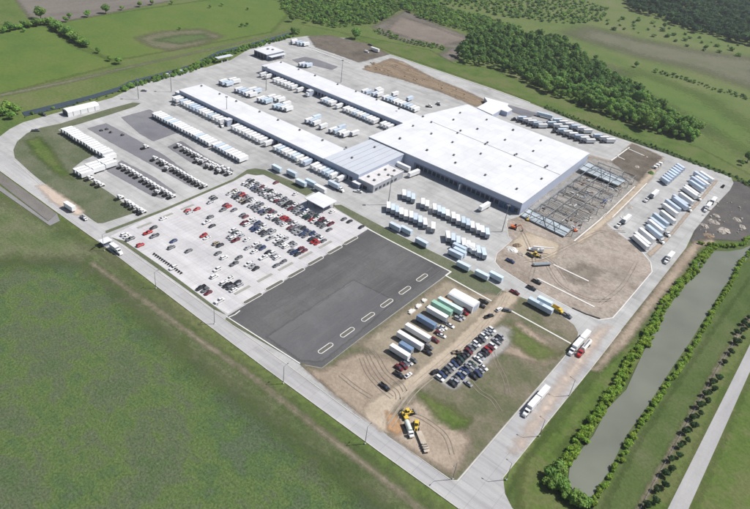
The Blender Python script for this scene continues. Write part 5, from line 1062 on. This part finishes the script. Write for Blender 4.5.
# ================================================================== VEGETATION
NP = np.random.RandomState(5)
def crown_arrays(rx, rz, zc, nleaf, leaf, blobs=9, core=True, seed=0):
    """leaf-clump quads over a handful of lobes, plus rough inner lobes; returns verts, quad/tri faces"""
    r = np.random.RandomState(seed); vs, fs = [], []
    cs = []
    for i in range(blobs):
        d = r.normal(size=3); d /= np.linalg.norm(d); k = r.uniform(.35, .62)
        cs.append((d[0] * rx * k, d[1] * rx * k, zc + d[2] * rz * k * .9, r.uniform(.38, .6)))
    cs.append((0, 0, zc, .68))
    if core:
        for cx, cy, cz, q in cs:
            o = len(vs); n = 7
            for j, (ph, rr_) in enumerate(((-.8, .6), (0, 1), (.8, .62))):
                for i in range(n):
                    a = 2 * math.pi * i / n + j * .4; g_ = r.uniform(.72, .95) * q
                    vs.append((cx + math.cos(a) * rx * rr_ * g_, cy + math.sin(a) * rx * rr_ * g_, cz + ph * rz * g_))
            vs.append((cx, cy, cz - rz * q * .9)); vs.append((cx, cy, cz + rz * q * .9))
            for j in range(2):
                for i in range(n): fs.append((o + j * n + i, o + j * n + (i + 1) % n, o + (j + 1) * n + (i + 1) % n, o + (j + 1) * n + i))
            for i in range(n): fs.append((o + 3 * n, o + (i + 1) % n, o + i)); fs.append((o + 3 * n + 1, o + 2 * n + i, o + 2 * n + (i + 1) % n))
    for _ in range(nleaf):
        cx, cy, cz, q = cs[r.randint(len(cs))]; d = r.normal(size=3); d[2] = abs(d[2]) * .9 + d[2] * .25; d /= np.linalg.norm(d)
        f = r.uniform(.85, 1.12) * q; p = np.array((cx + d[0] * rx * f, cy + d[1] * rx * f, cz + d[2] * rz * f))
        nn = d + r.normal(size=3) * .55; nn /= np.linalg.norm(nn); t = np.cross(nn, r.normal(size=3)); t /= np.linalg.norm(t); b = np.cross(nn, t); s = leaf * r.uniform(.6, 1.3)
        o = len(vs); vs += [tuple(p + t * s), tuple(p + b * s * .8), tuple(p - t * s), tuple(p - b * s * .8)]; fs.append((o, o + 1, o + 2, o + 3))
    return vs, fs
def mk_tree(kind, var):
    spec = dict(belt=('leaf_dark', 4.4, 4.3, 6.6, 420, .62), beltm=('leaf_mid', 4.0, 3.8, 5.8, 380, .6), street=('leaf_street', 1.8, 1.6, 2.2, 420, .30), hedge=('leaf_mid', 4.2, 3.2, 4.2, 320, .6), big=('leaf_dark', 5.2, 4.6, 6.4, 480, .65))[kind]
    lm, rx, rz, zc, n, lf = spec; t = thing({'belt': 'broadleaf_tree', 'beltm': 'broadleaf_tree', 'street': 'round_tree', 'hedge': 'hedgerow_tree', 'big': 'broadleaf_tree'}[kind], '-', 'tree')
    b = MB(); b.tube((0, 0, 0), (.1, 0, zc - rz * .4), .055 * rx + .05, .03 * rx + .04, 8)
    for k in range(3):
        a = 2.1 * k + var; b.tube((.1, 0, zc - rz * .55), (math.cos(a) * rx * .4, math.sin(a) * rx * .4, zc + rz * .1), .03 * rx + .02, .012 * rx, 6)
    b.build('trunk', M('bark'), t)
    vs, fs = crown_arrays(rx, rz, zc, n, lf, 9, True, var * 13 + len(kind)); c = MB(); c.add(vs, fs)
    me = c.mesh('crown', M(lm)); o = bpy.data.objects.new('crown', me); C.objects.link(o); o.parent = t; return t
TREE = Proto(mk_tree)
def mk_shrub(var, lm='leaf_light'):
    vs, fs = crown_arrays(1.9, 1.7, 1.5, 230, .30, 7, True, 100 + var); c = MB(); c.add(vs, fs); me = c.mesh('shrub', M(lm)); o = bpy.data.objects.new('shrub', me); C.objects.link(o); tag(o, '-', 'shrub'); return o
SHR = Proto(mk_shrub)
def in_poly(x, y, P): return poly_sd(np.array([x], float), np.array([y], float), P)[0]
def scatter(P, d, seed=1, tries=40000, inner=0.0):
    r = np.random.RandomState(seed); xs = [p[0] for p in P]; ys = [p[1] for p in P]
    X = r.uniform(min(xs), max(xs), tries); Y = r.uniform(min(ys), max(ys), tries); keep = poly_sd(X, Y, P) > inner; X, Y = X[keep], Y[keep]
    cell = {}; out = []
    for x, y in zip(X, Y):
        cx, cy = int(x // d), int(y // d); ok = True
        for i in (-1, 0, 1):
            for j in (-1, 0, 1):
                for q in cell.get((cx + i, cy + j), ()):
                    if (q[0] - x) ** 2 + (q[1] - y) ** 2 < d * d: ok = False
        if ok: cell.setdefault((cx, cy), []).append((x, y)); out.append((x, y))
    return out
def mass(name, pts, specs, mats, label, seed=3, scale=(.55, 1.45), cat='woodland'):
    """many small crowns as ONE object (a wood that reads as one mass)"""
    r = np.random.RandomState(seed); protos = []
    for (rx, rz, zc, n, lf) in specs:
        for v in range(2): 
            vs, fs = crown_arrays(rx, rz, zc, n, lf, 5, True, seed * 7 + v); protos.append((np.array(vs), fs))
    V, Fc, MI = [], [], []; o = 0
    for (x, y) in pts:
        pv, pf = protos[r.randint(len(protos))]; s = r.uniform(*scale); a = r.uniform(0, 6.28); c_, s_ = math.cos(a), math.sin(a)
        w_ = np.empty_like(pv); w_[:, 0] = (pv[:, 0] * c_ - pv[:, 1] * s_) * s + x; w_[:, 1] = (pv[:, 0] * s_ + pv[:, 1] * c_) * s + y; w_[:, 2] = pv[:, 2] * s
        V.append(w_); mi = r.randint(len(mats)); Fc += [tuple(i + o for i in f) for f in pf]; MI += [mi] * len(pf); o += len(pv)
    me = bpy.data.meshes.new(name); me.from_pydata(np.concatenate(V).tolist(), [], Fc)
    for mm in mats: me.materials.append(mm)
    me.polygons.foreach_set('material_index', MI); me.update(); ob = bpy.data.objects.new(name, me); C.objects.link(ob); tag(ob, label, cat, None, 'stuff'); return ob
def leafmat(nm, col, v=.45): return mat(nm, col, .85, 0, v, .12)
LD, LM, LL = leafmat('wood_dark', (.130, .245, .066)), leafmat('wood_mid', (.180, .320, .078)), leafmat('wood_light', (.22, .37, .080))
# forest belt
def proj(x, y, z=0.0):
    q = camo.matrix_world.inverted() @ Vector((x, y, z)); return (CX + q.x / -q.z * F, CY - q.y / -q.z * F)
def part3(x, y, cuts, ax=0):
    p = proj(x, y)[ax]
    for lim, nm in cuts:
        if p < lim: return nm
belt = px([(456, 56), (464, 65), (490, 67), (510, 74), (530, 85), (545, 94), (575, 104), (600, 113), (640, 129), (675, 139), (693, 143), (700, 138), (690, 128), (670, 116), (655, 108), (640, 96), (612, 77), (592, 67), (577, 56), (555, 42), (540, 38), (520, 37), (500, 31), (480, 33), (468, 42)])
pts = scatter(belt, 5.4, 2, inner=.5)
pts.sort(key=lambda p: p[0] ** 2 + p[1] ** 2)
near, far = pts[:190], pts[190:]
for i, (x, y) in enumerate(near):
    k = 'belt' if rnd.random() > .45 else 'beltm'; s = rnd.uniform(.55, 1.4) * (1 if rnd.random() > .12 else 1.25)
    TREE((k, rnd.randrange(4)), (x, y, 0), rnd.uniform(0, 6.28), ('dark' if k == 'belt' else 'lighter') + ' green tree in the front of the dense belt, ' + part3(x, y, ((500, 'left end'), (560, 'left of the middle'), (625, 'right of the middle'), (999, 'right end'))), 'dark trees of the belt behind the hall' if k == 'belt' else 'lighter trees of the belt behind the hall', scale=(s, s, s * rnd.uniform(.85, 1.15)))
mass('tree_belt', far, [(4.4, 4.3, 6.4, 130, .95), (3.6, 3.6, 5.4, 110, .9)], [LD, LD, LM], 'dense wood behind the first trees of the belt', 3)
scr = px([(279, -6), (281, 9), (295, 17), (320, 25), (339, 28), (360, 25), (377, 23), (404, 9), (421, 19), (468, 32), (478, 41), (470, 46), (474, 52), (505, 32), (520, 29), (480, 17), (450, 11), (425, -6)])
mass('scrub_wood', scatter(scr, 5.2, 4), [(3.4, 2.3, 2.6, 60, 1.0), (2.6, 1.9, 2.2, 50, .9)], [LM, LM, LL, LD], 'light green scrub wood across the top of the photo', 5, (.6, 1.35))
scr2 = px([(425, -8), (440, 4), (500, 16), (560, 24), (600, 22), (608, 10), (560, -8)])
mass('scrub_wood', scatter(scr2, 9, 6), [(3.6, 1.8, 1.6, 50, 1.0)], [LM, LL, LD], 'sparser scrub at the top centre right', 7, (.5, 1.4))
far_w = px([(627, -12), (627, 9), (640, 13), (662, 20), (678, 27), (694, 33), (715, 36), (735, 43), (770, 50), (780, -30), (627, -30)])
FD, FM = leafmat('wood_far', (.045, .105, .045)), leafmat('wood_farther', (.070, .150, .055))
mass('far_wood', scatter(far_w, 9.5, 8), [(7.5, 6.0, 7.0, 90, 1.7), (6, 5, 6, 80, 1.5)], [FD, FD, FM], 'dark far wood in the top right corner', 9, (.7, 1.35))
sp = px([(600, 20), (640, 18), (690, 36), (760, 50), (760, 62), (690, 48), (640, 34), (610, 30)])
mass('scrub_wood', scatter(sp, 20, 10), [(4.2, 2.2, 2.0, 60, 1.2)], [LD, LM, LL], 'scattered scrub in front of the dark far wood', 11, (.4, 1.3))
mass('ditch_scrub', scatter(px([(373, 31), (384, 36), (413, 45), (445, 50), (440, 46), (405, 40), (380, 29)]), 5, 11), [(2.6, 1.8, 2.0, 40, .8)], [LM, LL], 'bushy edge below the bare clearing', 12, (.5, 1.1))
mass('ditch_scrub', scatter(px([(545, 105), (600, 127), (664, 149.5), (745, 180), (760, 188), (760, 193), (735, 179), (664, 152.5), (600, 130.5), (545, 108.5)]), 3.2, 12), [(1.8, 1.2, 1.0, 40, .6)], [LD, LM], 'low weedy growth along the outside ditch', 13, (.4, 1.0))
mass('ditch_scrub', scatter(px([(655, 70), (683, 77), (715, 88), (755, 99), (755, 102), (715, 91), (683, 80), (655, 73)]), 5, 12), [(3.0, 1.8, 1.6, 40, .8)], [LD, LM], 'thin dark hedge line across the far meadow', 14, (.3, 1.0))
mass('ditch_scrub', scatter(px([(121, 90), (132, 85), (190, 68.5), (218, 55), (240, 49), (292, 35.5), (292, 37.5), (242, 52), (220, 59), (192, 72), (134, 88), (122, 92)]), 3.2, 15), [(2.4, 1.6, 1.5, 50, .7)], [LM, LL, LD], 'bushy growth lining the canal', 15, (.5, 1.25))
# pond hedges
lb1 = [(710, 246), (697.5, 259), (684, 277), (671, 291), (658, 306.7), (650, 325), (640, 344), (628, 358), (622, 369), (616, 380), (610, 392), (601, 402), (592, 416), (576, 441), (564, 457), (560, 470)]
lb2 = [(a + 8, b - .5) for a, b in lb1]
lb1 = [(a + 2, b) for a, b in lb1]
corner = [(550, 476), (556, 482), (560, 490), (552, 488), (565, 498), (573, 502), (580, 505), (563, 484), (547, 484), (561, 475), (565, 492), (557, 470), (586, 506)]
rb = [(591, 504), (604.6, 487.5), (618.3, 463), (629, 443.8), (645.6, 419), (659, 397), (670, 381), (681, 366), (699, 338.7), (712.7, 312), (727, 290), (740, 264), (752, 250)]
tb = [(699, 244), (711, 246.5), (727, 247.5), (742, 245), (752, 236)]
def along(pl, step, jit):
    P = px(pl); out = []; rest = 0
    for a, b in zip(P[:-1], P[1:]):
        L = math.dist(a, b); t = rest
        while t < L: out.append((a[0] + (b[0] - a[0]) * t / L + rnd.uniform(-jit, jit), a[1] + (b[1] - a[1]) * t / L + rnd.uniform(-jit, jit))); t += step
        rest = t - L
    return out
for pl, st_, ji, sc, lb, gp in [(lb1, 3.0, .6, (.75, 1.35), 'shrub in the hedge on the street side of the pond', 'shrubs on the street side of the pond'), (lb2, 2.7, 1.0, (.55, 1.15), 'shrub in the hedge on the street side of the pond', 'shrubs on the street side of the pond'),
                        (rb, 2.3, .7, (.5, 1.05), 'shrub in the thin hedge on the field side of the pond', 'shrubs on the field side of the pond'), (tb, 2.8, .8, (.7, 1.1), 'bright green shrub at the top end of the pond', 'shrubs at the top end of the pond')]:
    for x, y in along(pl, st_, ji):
        s = rnd.uniform(*sc); SHR((rnd.randrange(5),), (x, y, 0), rnd.uniform(0, 6.28), ('small ' if s < sum(sc) / 2 else 'large ') + lb + ', ' + part3(x, y, ((290, 'upper end'), (345, 'upper middle'), (410, 'lower middle'), (999, 'lower end')), 1), gp, scale=(s, s, s * rnd.uniform(.8, 1.1)))
for i, (a, b) in enumerate(corner):
    x, y = at(a, b); s = rnd.uniform(1.3, 1.9); SHR((rnd.randrange(5), 'leaf_mid'), (x, y, 0), rnd.uniform(0, 6), 'large darker shrub at the lower corner of the pond', 'large shrubs at the lower pond corner', scale=(s, s, s))
# round trees beside the country road
T = tl(550, 370, 3.66); TA = tl(550, 240, 3.75)
L_ = [T(*p) for p in [(382, 490), (352, 503), (385, 448), (417, 430), (415, 390), (441, 374), (438, 336), (468, 322), (472, 286), (500, 266), (490, 236), (520, 214), (518, 186), (548, 168), (543, 140), (570, 122), (565, 96), (593, 78), (586, 52), (612, 40)]]
L_ += [TA(*p) for p in [(652, 465), (672, 428), (700, 392), (688, 388), (720, 375), (697, 352), (718, 348), (722, 320), (738, 330), (742, 298)]]
for i, (x, y) in enumerate(L_):
    s = rnd.uniform(.85, 1.15); TREE(('street', rnd.randrange(3)), (x, y, 0), rnd.uniform(0, 6), 'small round dark tree, @B from the bottom of the row beside the country road', 'round trees beside the country road', scale=(s, s, s))
# hedgerow and lone trees top left
hd = [(10, 29), (15, 28), (20, 27), (25, 26), (29, 25), (33, 24), (37, 24), (41, 23), (45, 22.5), (49, 23), (53, 25), (56, 27), (59, 29), (62, 31), (65, 33), (68, 34.5), (71, 36), (74, 38), (77, 40), (80, 41.5), (83, 43.5), (86, 45)]
for i, (a, b) in enumerate(hd):
    x, y = at(a, b + 2); s = rnd.uniform(.8, 1.15); TREE(('hedge' if i % 3 else 'big', i % 3), (x, y, 0), i, 'tree in the hedgerow between the upper left pastures, @L from its left end', 'hedgerow trees between the pastures', scale=(s * 1.15, s * 1.15, s * .9))
x_ = 0
for i, (a, b, s, k) in enumerate([(41, 17, 1.3, 'big'), (30, 26, .8, 'hedge'), (24, 30, .6, 'hedge'), (52, 21, .8, 'hedge'), (66, 20, .8, 'hedge'), (70, 16, .8, 'hedge'), (88, 15, 1.0, 'hedge'), (106, 11.5, 1.0, 'big'), (122, 8, .7, 'hedge'), (140, 5, .9, 'hedge'), (152, 3, .8, 'hedge'), (172, 2, .7, 'hedge'), (98, 51, .7, 'hedge'), (110, 59, .7, 'hedge'), (119, 62, 1.0, 'hedge'), (5, 31, .8, 'hedge'), (180, 28, .5, 'hedge'),
        (8, 110, 1.25, 'hedge'), (16, 113, 1.1, 'hedge'), (3, 114, 1.0, 'hedge'), (12, 117, .9, 'hedge'), (293, 34, 1.0, 'big'), (299, 32, .8, 'hedge'), (287, 36, .6, 'hedge'), (242, 25, .6, 'hedge'), (247, 24, .6, 'hedge'), (292, 20, .9, 'big'), (210, 6, .5, 'hedge'), (222, 4, .6, 'hedge'), (248, 8, .5, 'hedge'), (355, 37, 1.3, 'big'), (307, 21, .9, 'hedge'),
        (595, 58, .6, 'big'), (636, 65, .7, 'big'), (664, 26, .8, 'big'), (747, 160, .9, 'big'), (741, 163, .6, 'hedge'), (601, 73, .7, 'big'), (583, 56, .8, 'big')]):
    x, y = at(a, b + 2); place = 'top left' if a < 150 and b < 70 else 'left canal end' if a < 20 else 'upper left' if a < 320 else 'top middle' if a < 400 else 'far meadow'
    TREE((k, i % 3), (x, y, 0), i * 1.3, 'lone tree, @L from the left of those scattered around the pastures and meadow', 'lone trees around the pastures', scale=(s, s, s))
# fence on the mown strip
fp = px([(640, 509), (660, 472), (690, 418), (716.7, 370), (749, 318)])
fn = thing('wire_fence', 'thin wire fence on pale posts between the pond and the round trees', 'fence')
for a, b in zip(fp[:-1], fp[1:]):
    L = math.dist(a, b); n = int(L / 5)
    for i in range(n): 
        x, y = a[0] + (b[0] - a[0]) * i / n, a[1] + (b[1] - a[1]) * i / n
        MB().box(x - .06, x + .06, y - .06, y + .06, 0, 1.4).build('fence_post', M('door_w'), fn)
wb = MB()
for z in (.5, .9, 1.3): wb.ribbon(fp, .05, z, z + .04)
wb.build('fence_wire', M('metal'), fn)


mass('ditch_scrub', scatter(px([(24, 115.8), (60, 107.2), (92, 99), (120, 91.5), (122, 93), (92, 101), (60, 109.6), (24, 118.5)]), 5.0, 31), [(1.8, 1.1, 1.0, 40, .6)], [LM, LL, LD], 'low growth along the near side of the left canal end', 31, (.35, 1.1))

# ================================================================== HAZE
hz = MB(); hz.box(-2600, 900, -400, 3600, -1, 235); ho = hz.build('haze', [])
hm = bpy.data.materials.new('haze_air'); hm.use_nodes = True; ht = hm.node_tree; ht.nodes.remove(ht.nodes['Principled BSDF'])
pv = ht.nodes.new('ShaderNodeVolumePrincipled'); pv.inputs['Color'].default_value = (.86, .90, .96, 1); pv.inputs['Density'].default_value = HAZE; pv.inputs['Anisotropy'].default_value = .2
ht.links.new(pv.outputs[0], ht.nodes['Material Output'].inputs['Volume']); ho.data.materials.append(hm); ho['kind'] = 'stuff'; ho['label'] = 'thin pale haze in the air over the whole site'; ho['category'] = 'haze'
# ------------------------------------------------------------------ ordinals in the labels, counted as the picture shows them
grp_ = {}
for o in bpy.data.objects:
    l = o.get('label')
    if l and '@' in l:
        key = l
        for c_ in sorted(PNAME.values(), key=len, reverse=True):
            for k_ in ('car', 'suv', 'pickup', 'van'):
                if l.startswith(c_ + ' ' + k_): key = l[len(c_ + ' ' + k_):]
        grp_.setdefault(key, []).append(o)
for key, os_ in grp_.items():
    low = '@B' in key; os_.sort(key=lambda o: -proj(*o.location)[1] if low else proj(*o.location)[0])
    for i, o in enumerate(os_): o['label'] = o['label'].replace('@B' if low else '@L', ordw(i + 1))

for o in bpy.data.objects:
    if o.name.startswith('trailer') and o.get('label', '').startswith('white') and any(c.data and c.data.materials and c.data.materials[0].name == 'trailer_pale_blue' for c in o.children):
        o['label'] = o['label'].replace('white', 'pale-blue', 1)
